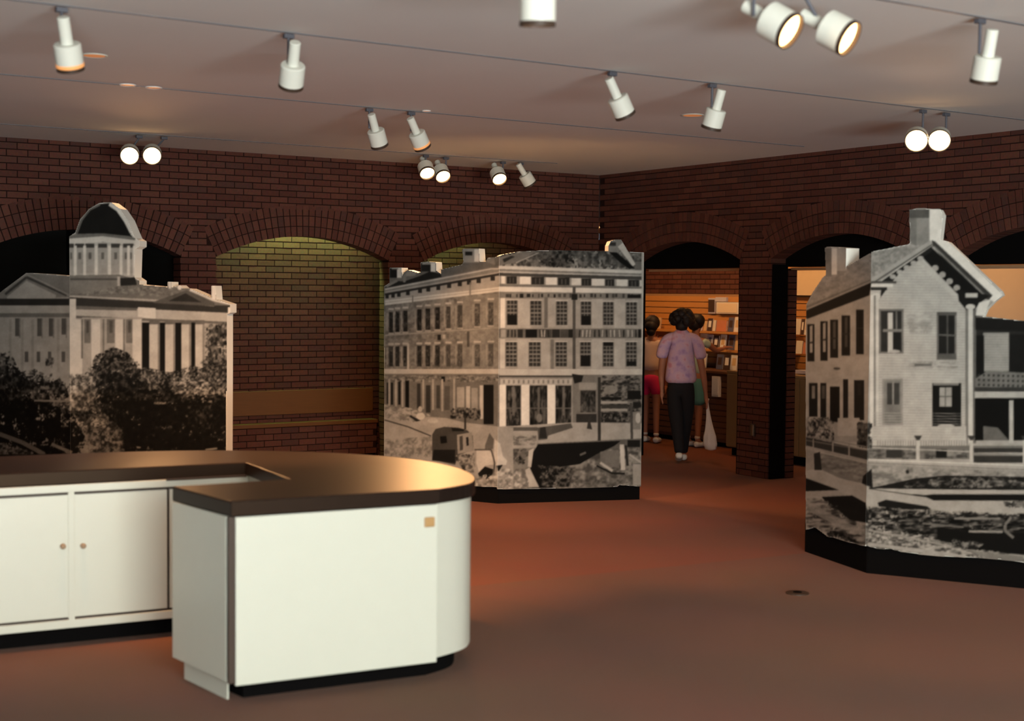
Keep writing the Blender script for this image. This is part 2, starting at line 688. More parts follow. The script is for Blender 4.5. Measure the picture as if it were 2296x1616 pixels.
# ------------------------------------------------------------------ ceiling track lights
def tr_pt(x, y):
    return px_z(x, y, CZ)


t1a, t1b = tr_pt(140, 12), tr_pt(2250, 263)
TD = (t1b - t1a).normalized()


def track(p, a, b, label):
    p = Vector(p)
    n = Vector((-TD.y, TD.x, 0))
    root = thing('light_track', label, 'light track', (p.x, p.y, CZ - 0.004))
    c = p + TD * ((a + b) / 2)
    G().box((c.x, c.y, CZ - 0.001), TD, n, UZ, (b - a) / 2, 0.011, 0.001).make('channel', M['slot'], root)
    G().box((c.x, c.y, CZ - 0.003), TD, n, UZ, (b - a) / 2, 0.004, 0.0015).make('slot', M['stem'], root)


track(t1a, -1.0, (t1b - t1a).length + 1.5, 'grey light track crossing the ceiling above the counter')
t0p = tr_pt(2198, 38)
track(t0p, -7, 2, 'grey light track on the ceiling holding the two large lit spotlights')
t2p = tr_pt(828, 240)
track(t2p, -4.5, 4.5, 'grey light track on the ceiling between counter and brick wall')
t3p = tr_pt(955, 345)
track(t3p, -4.6, 1.6, 'grey light track on the ceiling close to the arched brick wall')


def spot(name, loc, axis, energy, color, angle, blend=0.6, parent=None, size=0.06):
    d = bpy.data.lights.new(name, 'SPOT')
    d.energy, d.color, d.spot_size, d.spot_blend, d.shadow_soft_size = energy, color, math.radians(angle), blend, size
    o = bpy.data.objects.new(name, d)
    COL.objects.link(o)
    o.rotation_euler = Vector(axis).to_track_quat('-Z', 'Y').to_euler()
    o.location = loc
    if parent:
        o.parent = parent
        o.location = Vector(loc) - parent.location
    return o


WARM = (1.0, 0.50, 0.20)
N_SPOT = 0


def lamp(label, stem, joint, img, fwd, lit, energy=0, r=0.066, ang=70, glow=False, ptop=None, group=None, Lc=0.13, Ln=0.13):
    """stem: picture point of the ceiling mount; joint: of the neck/can joint; img: axis as seen; fwd: share pointing away"""
    top = ptop if ptop is not None else tr_pt(*stem)
    d = ray(*joint)
    J = CAMP + d * (top.y / d.y)
    v = Vector(img).normalized() * math.sqrt(max(1 - fwd * fwd, 0))
    ax = Vector((v.x, fwd, -v.y)).normalized()
    root = thing('track_spotlight', label, 'spotlight', top, group)
    n = Vector((-TD.y, TD.x, 0))
    G().box(top - UZ * 0.022, TD, n, UZ, 0.028, 0.015, 0.012).make('adapter', M['stem'], root, bevel=0.002)
    side = Vector((top.x, top.y, J.z + 0.012)) if abs(top.x - J.x) < r * 0.9 else J - ax * 0.03
    G().lathe(top - UZ * 0.03, (side - (top - UZ * 0.03)), [(0, 0.008), ((side - top + UZ * 0.03).length, 0.008)], 10).make('stem', M['stem'], root, True)
    G().lathe(J - ax * Ln, ax, [(0, 0.0), (0, 0.026), (0.004, 0.03), (Ln, 0.03)], 24, False, True).make('neck', M['can'], root, True)
    G().lathe(J, ax, [(0, 0.029), (0, r - 0.006), (0.006, r), (Lc - 0.02, r), (Lc - 0.02, r - 0.004), (0.02, r - 0.004)], 32, True, True).make('can', M['can'], root, True)
    G().lathe(J, ax, [(Lc - 0.02, r), (Lc, r + 0.001), (Lc, r - 0.006), (Lc - 0.022, r - 0.006), (Lc - 0.022, r - 0.002)], 32, False, False).make('rim', M['rim'], root, True)
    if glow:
        G().lathe(J, ax, [(Lc - 0.036, r + 0.0015), (Lc - 0.019, r + 0.0015)], 32, False, False).make('warm_band', M['glowring'], root, True)  # emissive band stands in for the lamp's warm light on the can
    prof = [(Lc - 0.021, r - 0.006), (Lc - 0.017, r * 0.6), (Lc - 0.015, 0.004)]
    G().lathe(J, ax, prof, 28, False, True).make('lens', M['lens'] if lit else M['lensdim'], root, True)
    if energy:
        spot('spot_beam', J + ax * (Lc + 0.02), ax, energy * 0.40, WARM, ang, 0.7, root, r * 0.8)
    return root


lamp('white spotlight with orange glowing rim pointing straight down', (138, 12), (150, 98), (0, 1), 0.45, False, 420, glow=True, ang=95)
lamp('white spotlight aimed at the domed building cutout', (647, 72), (657, 145), (-20, 95), 0.55, False, 1500, ang=95)
lamp('white spotlight on a short stem beside the one with a glowing rim', (828, 240), (842, 292), (18, 76), 0.50, False, 320)
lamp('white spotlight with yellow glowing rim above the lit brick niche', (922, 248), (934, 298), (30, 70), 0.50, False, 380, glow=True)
lamp('white spotlight tilted towards the corner building cutout', (1373, 158), (1384, 218), (42, 80), 0.35, False, 260)
lamp('white spotlight above the arch where people walk', (1597, 185), (1606, 245), (-20, 88), 0.30, False, 240)
lamp('white spotlight hanging over the wooden house cutout', (2198, 45), (2215, 126), (-4, 110), 0.35, False, 260, ptop=tr_pt(2198, 38))
lamp('small unlit white spotlight beside lit ones near the brick wall', (1168, 362), (1176, 391), (27, 42), 0.30, False, 20, r=0.07)
for lab, st, jo, im in (
        ('lit spotlight in front of the dark first arch, left of its pair', (312, 301), (291, 342), (0.45, 0.62)),
        ('lit spotlight in front of the dark first arch, right of its pair', (368, 304), (341, 342), (0.45, 0.62))):
    lamp(lab, st, jo, im, -0.92, True, 150, r=0.082, ang=60)
for lab, st, jo, im, e in (
        ('lit spotlight below the one with the yellow glowing rim', (955, 345), (953, 372), (0.25, 0.7), 400),
        ('lit spotlight between two others over the brick pier', (1000, 350), (987, 380), (0.35, 0.8), 400),
        ('lit spotlight next to the small unlit one near the corner', (1128, 360), (1114, 386), (0.3, 0.8), 400)):
    lamp(lab, st, jo, im, -0.72, True, e, r=0.078, ang=85)
for lab, st, jo in (('lit spotlight of the pair above the wooden house cutout, nearer the corner', (2070, 243), (2055, 308)),
                    ('lit spotlight of the pair above the wooden house cutout, farther from the corner', (2122, 250), (2106, 308))):
    lamp(lab, st, jo, (-0.55, 0.62), -0.92, True, 110, r=0.082, ang=60)


def on_t0(x):
    best = None
    for i in range(-900, 300):
        q = t0p + TD * (i * 0.01)
        e = abs(project(q)[0] - x)
        if best is None or e < best[0]:
            best = (e, q)
    return best[1]


lamp('large lit white spotlight seen from the side, next to its twin', None, (1722, 42), (0.72, 0.55), -0.52, True, 40, r=0.080, ang=80, ptop=on_t0(1690))
lamp('large lit white spotlight seen from the side, its grey arm showing', None, (1852, 60), (0.72, 0.50), -0.50, True, 40, r=0.080, ang=80, ptop=on_t0(1800))
lamp('white spotlight at the top showing only its dark rim', None, (1206, -18), (0, 1), 0.12, False, 0, r=0.07, ptop=on_t0(1206))

for (x, y, w, lab) in ((212, 124, 52, 'recessed orange downlight in the ceiling beside the glowing-rim spotlight'),
                       (1553, 258, 46, 'recessed orange downlight in the ceiling left of the arch spotlight'),
                       (956, 248, 18, 'tiny recessed orange downlight next to the yellow-rim spotlight'),
                       (286, 190, 34, 'faint recessed downlight over the domed building cutout'),
                       (344, 196, 34, 'faint recessed downlight beside its twin over the domed cutout')):
    p = tr_pt(x, y)
    rr = w * p.y / F / 2
    root = thing('recessed_downlight', lab, 'downlight', p)
    G().lathe(p + UZ * 0.0, -UZ, [(-0.01, rr * 1.0), (0.004, rr * 1.12), (0.006, rr * 1.05), (0.003, rr * 0.9)], 28, False, False).make('trim_ring', M['can'] if w > 40 else M['ceiling'], root, True)
    G().lathe(p, -UZ, [(0.001, rr * 0.92), (0.0035, rr * 0.9)], 28).make('glowing_lens', M['down'], root, True)


# ------------------------------------------------------------------ curved reception counter
A0 = px_z(519, 1124, 0.91)
A0.z = 0
E1, E2 = Vector((0.89, 0.456, 0)).normalized(), Vector((-0.456, 0.89, 0)).normalized()


def DK(a, b, z=0.0):
    return A0 + E1 * a + E2 * b + UZ * z


curve = smooth_path([(1.0, 0.0, 0), (1.24, 0.14, 0), (1.39, 0.47, 0), (1.42, 0.88, 0), (1.30, 1.30, 0), (0.95, 1.72, 0), (0.30, 2.06, 0), (-0.65, 2.15, 0), (-2.3, 2.10, 0)], 7)
outer = [(p.x, p.y) for p in curve]
inner = [(-2.3, 1.37), (0.47, 1.37), (0.47, 0.62), (-0.12, 0.58)]
outline = [(0.0, 0.0)] + outer + inner


def inset(pts, d):
    out = []
    n = len(pts)
    for i in range(n):
        p0, p1, p2 = Vector(pts[i - 1]), Vector(pts[i]), Vector(pts[(i + 1) % n])
        a, b = (p1 - p0).normalized(), (p2 - p1).normalized()
        na, nb = Vector((-a.y, a.x)), Vector((-b.y, b.x))
        m = (na + nb)
        m = m / max(m.length_squared / 2, 0.4)
        q = p1 + m * d
        out.append((q.x, q.y))
    return out


def dk2(pts):
    return [tuple(DK(a, b)[:2]) for a, b in pts]


desk = thing('reception_counter', 'curved white reception counter with dark glossy top in the foreground', 'counter', DK(0.6, 1.0))
G().prism(dk2(outline), 0.84, 0.91).make('counter_top', M['top'], desk, bevel=0.006)
body_pts = inset(outline, 0.022)
G().prism(dk2(body_pts), 0.10, 0.84).make('body', M['white'], desk, True)
G().prism(dk2(inset(outline, 0.10)), 0.0, 0.10).make('toe_kick', M['black'], desk, True)
fp = G().box(DK(0.505, 0.008, 0.462), E1, E2, UZ, 0.487, 0.011, 0.376).make('front_panel', M['white'], desk, bevel=0.003)
fp['label'] = 'flat bright white front panel'
pc = px_plane(963, 1170, DK(0, -0.003), E2)
G().box(pc, E1, E2, UZ, 0.027, 0.006, 0.024).make('lock_plate', M['tan'], desk, bevel=0.008)['label'] = 'small tan lock plate'
dirE = Vector((DK(-0.12, 0.58) - DK(0, 0))).normalized()
nE = Vector((dirE.y, -dirE.x, 0))
nE = nE if nE.dot(E1) < 0 else -nE      # outward, away from the counter
SGN = 1.0
mid = (DK(0, 0) + DK(-0.12, 0.58)) / 2
G().box(mid + dirE * 0.012 + UZ * 0.47 + nE * 0.004, dirE, nE, UZ, 0.268, 0.004, 0.37).make('end_panel', M['white'], desk, bevel=0.002)
G().box(mid + dirE * 0.02 + UZ * 0.05 - nE * SGN * 0.035, dirE, nE, UZ, 0.215, 0.004, 0.05).make('end_foot', M['white'], desk)

G().box(DK(0.0, 0.004, 0.47), E1, E2, UZ, 0.015, 0.009, 0.37).make('corner_gap_shade', M['rim'], desk)  # dark strip paints shade into the gap at the counter corner
G().box(DK(-0.9, 1.387, 0.47), E1, E2, UZ, 1.33, 0.003, 0.335).make('door_gap_shade', M['rim'], desk)  # dark sheet behind the doors, makes their gaps look shaded


def face_e1(x, y):
    q = px_plane(x, y, DK(0, 1.37), E2)
    r_ = q - A0
    return r_.dot(E1), q.z


def door(x0, x1, ya, yb, kx, ky):
    a0, zt = face_e1(x0, ya)
    a1, _ = face_e1(x1, ya)
    _, zb = face_e1(x0, yb)
    if a0 > a1:
        a0, a1 = a1, a0
    zt, zb = 0.786, 0.156
    d = G().box(DK((a0 + a1) / 2, 1.37 + 0.006, (zt + zb) / 2), E1, E2, UZ, (a1 - a0) / 2, 0.010, (zt - zb) / 2).make('door', M['white'], desk, bevel=0.002)
    if kx:
        ka, kz = face_e1(kx, ky)
        o = G().lathe(DK(ka, 1.366, kz), -E2, [(0, 0.008), (0.012, 0.007), (0.014, 0.013), (0.024, 0.014), (0.029, 0.009)], 16).make('knob', M['knob'], None, True)
        o.parent = d
        o.matrix_parent_inverse = Matrix.Translation(-(desk.location + d.location))
    return (a0, a1, zb, zt)


body_fix = []
d1 = door(-200, 152, 1090, 1392, 140, 1223)
d2 = door(166, 374, 1072, 1384, 185, 1222)
d3 = door(380, 548, 1076, 1372, None, None)
# rails and stiles standing proud round the doors
for (a, b, z0_, z1_) in ((-2.28, 0.445, 0.800, 0.838), (-2.28, 0.445, 0.10, 0.142)):
    G().box(DK((a + b) / 2, 1.378, (z0_ + z1_) / 2), E1, E2, UZ, (b - a) / 2, 0.014, (z1_ - z0_) / 2).make('rail', M['white'], desk, bevel=0.002)
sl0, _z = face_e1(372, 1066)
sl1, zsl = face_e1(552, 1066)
G().box(DK((sl0 + sl1) / 2, 1.364, zsl), E1, E2, UZ, abs(sl1 - sl0) / 2, 0.003, 0.006).make('slot_shade', M['rim'], desk)  # thin dark box on the rail in place of a shaded gap
sa = (d1[1] + d2[0]) / 2
G().box(DK(sa, 1.378, 0.47), E1, E2, UZ, 0.016, 0.014, 0.33).make('stile', M['white'], desk, bevel=0.002)


# ------------------------------------------------------------------ painted prints of the three cutouts
class Cv:
    def __init__(s, x0, y0, x1, y1, fill=0.5):
        s.x0, s.y0, s.k = x0, y0, 2
        s.w, s.h = int((x1 - x0) * 2), int((y1 - y0) * 2)
        s.a = np.full((s.h, s.w), fill, float)
        s.o, s.s = (0.0, 0.0), 1.0
        s.rng = np.random.RandomState(int(abs(x0)) + 5)

    def tr(s, ox, oy, sc):
        s.o, s.s = (ox, oy), sc

    def P(s, pts):
        p = np.asarray(pts, float) / s.s + np.array(s.o)
        return (p - np.array([s.x0, s.y0])) * s.k

    def mask(s, pts):
        p = s.P(pts)
        xa, xb = max(int(p[:, 0].min()) - 1, 0), min(int(p[:, 0].max()) + 2, s.w)
        ya, yb = max(int(p[:, 1].min()) - 1, 0), min(int(p[:, 1].max()) + 2, s.h)
        if xb <= xa or yb <= ya:
            return None
        X, Y = np.meshgrid(np.arange(xa, xb) + 0.5, np.arange(ya, yb) + 0.5)
        m = np.zeros(X.shape, bool)
        n = len(p)
        for i in range(n):
            xi, yi = p[i]
            xj, yj = p[i - 1]
            if yi == yj:
                continue
            c = ((yi > Y) != (yj > Y)) & (X < (xj - xi) * (Y - yi) / (yj - yi) + xi)
            m ^= c
        return m, slice(ya, yb), slice(xa, xb)

    def poly(s, pts, v, al=1.0):
        r = s.mask(pts)
        if r is None:
            return
        m, ys, xs = r
        sub = s.a[ys, xs]
        sub[m] = sub[m] * (1 - al) + v * al

    def rect(s, x0, y0, x1, y1, v, al=1.0):
        s.poly([(x0, y0), (x1, y0), (x1, y1), (x0, y1)], v, al)

    def line(s, pts, w, v, al=1.0):
        for (xa, ya), (xb, yb) in zip(pts[:-1], pts[1:]):
            L = math.hypot(xb - xa, yb - ya) or 1
            nx, ny = -(yb - ya) / L * w / 2, (xb - xa) / L * w / 2
            s.poly([(xa + nx, ya + ny), (xb + nx, yb + ny), (xb - nx, yb - ny), (xa - nx, ya - ny)], v, al)

    def ell(s, cx, cy, rx, ry, v, al=1.0):
        s.poly([(cx + rx * math.cos(t * math.pi / 14), cy + ry * math.sin(t * math.pi / 14)) for t in range(28)], v, al)

    def field(s, sx, sy):
        """smooth random field over the canvas, cells sx by sy picture points"""
        nx, ny = int(s.w / (sx * 2)) + 3, int(s.h / (sy * 2)) + 3
        r = s.rng.rand(ny, nx)
        xs = np.arange(s.w) / (sx * 2)
        ys = np.arange(s.h) / (sy * 2)
        xi, yi = xs.astype(int), ys.astype(int)
        fx, fy = xs - xi, ys - yi
        fx, fy = fx * fx * (3 - 2 * fx), fy * fy * (3 - 2 * fy)
        A = r[yi][:, xi] * (1 - fx) + r[yi][:, xi + 1] * fx
        B = r[yi + 1][:, xi] * (1 - fx) + r[yi + 1][:, xi + 1] * fx
        return A * (1 - fy[:, None]) + B * fy[:, None]

    def noise(s, pts, lo, hi, sx=5, sy=5, al=1.0, bias=0.0, hard=2.2, rag=8):
        r = s.mask(pts)
        if r is None:
            return
        m, ys, xs = r
        f = 0.6 * s.field(sx, sy)[ys, xs] + 0.4 * s.field(sx * 0.45, sy * 0.45)[ys, xs]
        f = np.clip((f - 0.5) * hard + 0.5 + bias, 0, 1)
        if rag:
            R_ = int(2 * rag)
            e = np.pad(m.astype(float), R_)
            for ax_ in (0, 1):
                for _ in (0, 1):
                    cs = np.cumsum(e, axis=ax_)
                    cs = np.concatenate([np.zeros_like(cs.take([0], ax_)), cs], ax_)
                    n_ = e.shape[ax_]
                    hi_ = np.minimum(np.arange(n_) + R_ // 2 + 1, n_)
                    lo_ = np.maximum(np.arange(n_) - R_ // 2, 0)
                    e = (cs.take(hi_, ax_) - cs.take(lo_, ax_)) / (R_ // 2 * 2 + 1)
            e = e[R_:-R_, R_:-R_]
            r2 = 0.55 * s.field(9, 9)[ys, xs] + 0.45 * s.field(3, 3)[ys, xs]
            w = np.clip((e + (r2 - 0.5) * 1.7 - 0.52) * 3.5, 0, 1) * m * al
        else:
            w = m * al
        sub = s.a[ys, xs]
        sub[:] = sub * (1 - w) + (lo + (hi - lo) * f) * w

    def soft(s, n=1):
        for _ in range(n):
            p = np.pad(s.a, 1, mode='edge')
            q = (p[:-2] + 2 * p[1:-1] + p[2:]) / 4
            s.a = (q[:, :-2] + 2 * q[:, 1:-1] + q[:, 2:]) / 4

    def grain(s):
        s.a += ((s.field(16, 16) - 0.5) * 0.07 + (s.field(5, 5) - 0.5) * 0.03 + (s.field(1.6, 1.6) - 0.5) * 0.05) * np.clip(s.a * 2, 0.1, 1)

    def at(s, pix):
        x = np.clip((pix[:, 0] - s.x0) * s.k - 0.5, 0, s.w - 1.001)
        y = np.clip((pix[:, 1] - s.y0) * s.k - 0.5, 0, s.h - 1.001)
        xi, yi = x.astype(int), y.astype(int)
        fx, fy = x - xi, y - yi
        a = s.a
        return (a[yi, xi] * (1 - fx) + a[yi, xi + 1] * fx) * (1 - fy) + (a[yi + 1, xi] * (1 - fx) + a[yi + 1, xi + 1] * fx) * fy


def inpoly(pts, X, Y):
    m = np.zeros(X.shape, bool)
    n = len(pts)
    for i in range(n):
        xi, yi = pts[i]
        xj, yj = pts[i - 1]
        if yi == yj:
            continue
        m ^= ((yi > Y) != (yj > Y)) & (X < (xj - xi) * (Y - yi) / (yj - yi) + xi)
    return m


def crop(ox, oy, sc, pts):
    return [(ox + x / sc, oy + y / sc) for x, y in pts]


def cut_panel(root, A, B, sil, cv, thick, cell=0.0065, plinth=0.19, plinth_in=0.02, side=''):
    """one upright board from plan point A to plan point B, cut to the outline sil (picture points), with its print"""
    A, B = Vector((*A, 0)), Vector((*B, 0))
    d = (B - A).normalized()
    n = Vector((d.y, -d.x, 0))          # towards the viewer
    Lg = (B - A).length
    poly = []
    for x, y in sil:
        q = px_plane(x, y, A, n)
        poly.append(((q - A).dot(d), max(q.z, 0.10)))
    for lim, sg in ((0.0, 1), (Lg, -1)):
        out = []
        for i in range(len(poly)):
            (a0, z0_), (a1, z1_) = poly[i - 1], poly[i]
            i0, i1 = sg * (a0 - lim) >= 0, sg * (a1 - lim) >= 0
            if i0 != i1:
                t = (lim - a0) / (a1 - a0)
                out.append((lim, z0_ + (z1_ - z0_) * t))
            if i1:
                out.append((a1, z1_))
        poly = out
    cl = []
    for a, z in poly:
        if not cl or abs(cl[-1][0] - a) + abs(cl[-1][1] - z) > 1e-4:
            cl.append((a, z))
    poly = cl
    V = [A + d * a + UZ * z for a, z in poly] + [A + d * a + UZ * z - n * thick for a, z in poly]
    k = len(poly)
    g = G().add(V, [tuple(range(k)), tuple(range(k, 2 * k))[::-1]] + [(i, (i + 1) % k, k + (i + 1) % k, k + i) for i in range(k)])
    board = g.make('board', M['board'], root)
    zs = [z for a, z in poly]
    as_ = [a for a, z in poly]
    nx, nz = int((max(as_) - min(as_)) / cell) + 1, int((max(zs) - min(zs)) / cell) + 1
    ga = np.linspace(min(as_), max(as_), nx + 1)
    gz = np.linspace(min(zs), max(zs), nz + 1)
    GA, GZ = np.meshgrid(ga, gz)
    ca, cz = (ga[:-1] + ga[1:]) / 2, (gz[:-1] + gz[1:]) / 2
    CA, CZm = np.meshgrid(ca, cz)
    keep = inpoly(poly, CA, CZm)
    idx = np.arange((nx + 1) * (nz + 1)).reshape(nz + 1, nx + 1)
    quads = np.stack([idx[:-1, :-1], idx[:-1, 1:], idx[1:, 1:], idx[1:, :-1]], -1)[keep]
    used = np.unique(quads)
    rem = np.full(idx.size, -1)
    rem[used] = np.arange(len(used))
    quads = rem[quads]
    a_, z_ = GA.ravel()[used], GZ.ravel()[used]
    off = np.array(A + n * 0.0015 - root.location)
    co = off[None] + np.outer(a_, np.array(d)) + np.outer(z_, [0, 0, 1])
    me = bpy.data.meshes.new('photo_print')
    me.vertices.add(len(co))
    me.vertices.foreach_set('co', co.ravel().astype(np.float32))
    me.loops.add(quads.size)
    me.loops.foreach_set('vertex_index', quads.ravel().astype(np.int32))
    me.polygons.add(len(quads))
    me.polygons.foreach_set('loop_start', np.arange(0, quads.size, 4, dtype=np.int32))
    me.polygons.foreach_set('loop_total', np.full(len(quads), 4, np.int32))
    me.update(calc_edges=True)
    v = np.clip(cv.at(project(co + np.array(root.location))), 0, 1)
    lin = np.where(v < 0.04, v / 12.92, ((v + 0.055) / 1.055) ** 2.4)
    lin = lin * 0.74 + 0.0015
    rgb = np.stack([lin, lin * 0.955, lin * 0.86, np.ones_like(lin)], -1)
    ca_ = me.color_attributes.new('print', 'FLOAT_COLOR', 'POINT')
    ca_.data.foreach_set('color', rgb.ravel().astype(np.float32))
    me.materials.append(M['print'])
    o = bpy.data.objects.new('photo_print', me)
    COL.objects.link(o)
    o.parent = board
    o.matrix_parent_inverse = Matrix.Translation(-board.location)
    c = A + d * (Lg / 2) - n * (thick / 2 + plinth_in)
    G().box(c + UZ * (plinth / 2 + 0.03), d, n, UZ, Lg / 2 - 0.004, thick / 2, plinth / 2 + 0.03).make('plinth', M['black'], root)
    return board


# ---- corner building ---------------------------------------------------------
def paint_corner():
    c = Cv(850, 530, 1460, 1130, 0.45)
    SA, SB, SC_, SD = (850, 540, 5.387), (1110, 540, 5.386), (850, 820, 5.05), (1110, 820, 5.05)
    c.tr(*SA)
    c.rect(0, 700, 1460, 1620, 0.44)
    c.noise([(0, 700), (1460, 600), (1460, 1620), (0, 1620)], 0.36, 0.52, 9, 9)
    c.poly([(60, 400), (1480, 150), (1480, 420), (60, 600)], 0.42)
    c.poly([(70, 560), (180, 480), (300, 490), (500, 420), (620, 365), (745, 400), (760, 450), (70, 600)], 0.14)
    c.poly([(745, 350), (1010, 280), (1440, 200), (1440, 330), (760, 460)], 0.40)
    c.poly([(1480, 130), (1616, 110), (1616, 300), (1400, 300)], 0.35)
    for pts, v in (([(60, 540), (140, 500), (200, 470), (230, 490), (100, 560)], .5), ([(300, 430), (340, 360), (470, 380), (430, 420)], .55), ([(290, 400), (330, 420), (320, 500), (290, 500)], .5)):
        c.poly(pts, v)
    c.rect(130, 325, 270, 445, 0.10)
    c.rect(215, 325, 272, 445, 0.86)
    c.rect(150, 325, 230, 345, 0.5)
    c.rect(505, 258, 690, 370, 0.14)
    c.rect(520, 258, 680, 285, 0.6)
    c.rect(622, 262, 684, 372, 0.88)
    c.rect(1010, 95, 1215, 260, 0.58)
    c.rect(1040, 130, 1125, 175, 0.14)
    c.rect(1020, 95, 1200, 125, 0.62)
    c.rect(1150, 100, 1210, 250, 0.86)
    c.poly([(1290, 250), (1310, 205), (1390, 200), (1400, 290)], 0.5)
    c.poly([(70, 570), (1350, 320), (1460, 325), (1460, 390), (70, 640)], 0.50)
    c.line([(70, 585), (1350, 338), (1460, 335)], 16, 0.74)
    c.line([(70, 620), (1460, 378)], 14, 0.66)
    c.line([(70, 648), (1450, 402)], 22, 0.16)
    c.poly([(70, 662), (1455, 418), (1455, 610), (70, 775)], 0.62)
    for i, x in enumerate((95, 165, 235, 345, 490, 590, 710, 840, 970, 1080, 1195, 1365)):
        y = 668 - (x - 95) * 0.170
        c.rect(x - 18, y - 25, x + 22 + i, y + 28, 0.16)
    c.poly([(70, 720), (1455, 555), (1455, 612), (70, 778)], 0.78)
    c.line([(70, 745), (1455, 580)], 8, 0.6)
    c.line([(405, 660), (405, 760)], 14, 0.45)
    c.line([(1100, 500), (1100, 660)], 16, 0.5)
    c.poly([(1000, 680), (1455, 625), (1455, 1560), (1000, 1560)], 0.52, 0.5)
    WX = [(145, 45), (222, 45), (318, 48), (487, 52), (590, 52), (705, 55), (838, 50), (978, 52), (1188, 60), (1350, 60)]
    for i, (x, w) in enumerate(WX):
        yt, yb = 860 - (x - 145) * 0.10, 1105 - (x - 145) * 0.075
        dk = 0.12 if i < 6 else (0.24 if i < 8 else 0.27)
        c.rect(x - w / 2, yt, x + w / 2, yb, dk)
        c.noise([(x - w / 2, yt), (x + w / 2, yt), (x + w / 2, yb), (x - w / 2, yb)], dk - 0.06, dk + 0.2, 3, 5, 0.7)
        c.rect(x - w / 2 - 12, yt - 50, x + w / 2 + 10, yt - 25, 0.68)
        c.rect(x - w / 2 - 10, yb + 6, x + w / 2 + 10, yb + 22, 0.62)
        c.line([(x - w / 2 - 24, yt + 10), (x - w / 2 - 24, yb - 20)], 14, 0.56)
        yt, yb = 1275 - (x - 145) * 0.025, 1515
        c.rect(x - w / 2, yt, x + w / 2, yb, dk + 0.03)
        c.noise([(x - w / 2, yt), (x + w / 2, yt), (x + w / 2, yb), (x - w / 2, yb)], dk - 0.04, dk + 0.22, 3, 5, 0.7)
        c.rect(x - w / 2 - 12, yt - 42, x + w / 2 + 10, yt - 18, 0.66)
        c.line([(x - w / 2 - 24, yt + 10), (x - w / 2 - 24, yb - 20)], 14, 0.55)
    c.line([(70, 1140), (370, 1120), (1455, 1045)], 16, 0.56)
    c.rect(705, 1130, 745, 1195, 0.12)
    c.rect(1060, 1090, 1090, 1280, 0.2, 0.7)
    c.rect(770, 1130, 800, 1180, 0.66)
    c.line([(350, 1240), (350, 1560)], 26, 0.66)
    c.rect(60, 1545, 1460, 1605, 0.70)
    # right face
    c.tr(*SB)
    c.rect(43, 100, 1830, 1700, 0.60)
    c.noise([(43, 60), (1830, 60), (1830, 350), (43, 300)], 0.20, 0.44, 8, 8)
    c.noise([(545, 110), (960, 110), (960, 330), (560, 310)], 0.08, 0.36, 7, 9)
    c.poly([(43, 200), (300, 140), (530, 120), (250, 260), (43, 300)], 0.44)
    c.poly([(90, 220), (200, 180), (240, 190), (110, 260)], 0.16)
    c.line([(250, 265), (530, 140)], 14, 0.62)
    c.poly([(1365, 60), (1400, 0), (1530, -20), (1560, 60), (1480, 150), (1370, 130)], 0.52)
    c.rect(1385, 15, 1460, 60, 0.2)
    c.poly([(1375, 135), (1470, 140), (1690, 330), (1620, 335), (1500, 250)], 0.06)
    c.poly([(1480, 70), (1545, 20), (1700, 285), (1660, 305)], 0.76)
    c.rect(1690, 250, 1790, 350, 0.4)
    c.poly([(43, 300), (1790, 358), (1790, 395), (43, 340)], 0.80)
    c.poly([(43, 338), (1790, 395), (1790, 420), (43, 362)], 0.5)
    c.poly([(43, 362), (1790, 415), (1790, 432), (43, 385)], 0.70)
    c.poly([(43, 385), (1790, 430), (1790, 470), (43, 420)], 0.26)
    for a, b, v in ((75, 122, .88), (140, 262, .16), (300, 430, .88), (440, 592, .16), (615, 747, .88), (760, 900, .16), (925, 1037, .84), (1045, 1160, .17), (1170, 1320, .86), (1330, 1440, .16), (1468, 1600, .84), (1610, 1740, .16), (1750, 1775, .8)):
        dy = (a - 75) * 0.030
        c.rect(a, 425 + dy, b, 515 + dy, v)
        if v < .3:
            for q in (0.33, 0.66):
                c.line([(a + (b - a) * q, 440 + dy), (a + (b - a) * q, 505 + dy)], 12, 0.34)
    c.poly([(43, 520), (1790, 550), (1790, 575), (43, 548)], 0.45)
    c.poly([(43, 552), (1790, 580), (1790, 632), (43, 612)], 0.84)
    c.poly([(43, 615), (1790, 635), (1790, 700), (43, 690)], 0.48)
    for i in range(26):
        x = 120 + i * 64 + c.rng.uniform(-16, 16)
        c.rect(x, 636 + c.rng.uniform(0, 8), x + c.rng.uniform(14, 42), 676 + c.rng.uniform(0, 12), c.rng.uniform(0.12, 0.3))
    c.rect(1600, 648, 1760, 690, 0.1)
    c.rect(65, 690, 122, 1050, 0.86)
    for a, b in ((275, 425), (1165, 1300), (1440, 1570)):
        c.rect(a, 700, b, 1050, 0.68)
        c.rect(a, 1185, b, 1540, 0.68)
    c.rect(640, 690, 740, 1040, 0.64)
    c.rect(555, 1185, 660, 1540, 0.66)
    c.rect(60, 1185, 120, 1540, 0.76)
    c.line([(615, 680), (615, 1050)], 40, 0.42)
    c.line([(690, 1190), (690, 1560)], 40, 0.45)

    def win(x0, x1, y0, y1, dark=None):
        c.rect(x0 - 14, y0 - 16, x1 + 14, y0, 0.72)
        c.rect(x0 - 10, y0, x1 + 8, y1 + 8, 0.42)
        c.rect(x0, y0, x1, y1, 0.19)
        for q in (1, 2):
            xx = x0 + (x1 - x0) * q / 3
            c.line([(xx, y0), (xx, y1)], 11, 0.46)
        for q in range(1, 6):
            yy = y0 + (y1 - y0) * q / 6
            c.line([(x0, yy), (x1, yy)], 12 if q != 3 else 18, 0.50)
        c.rect(x0 - 16, y1 + 4, x1 + 18, y1 + 18, 0.62)
        if dark:
            c.rect(x0, dark[0], x1, dark[1], 0.08)
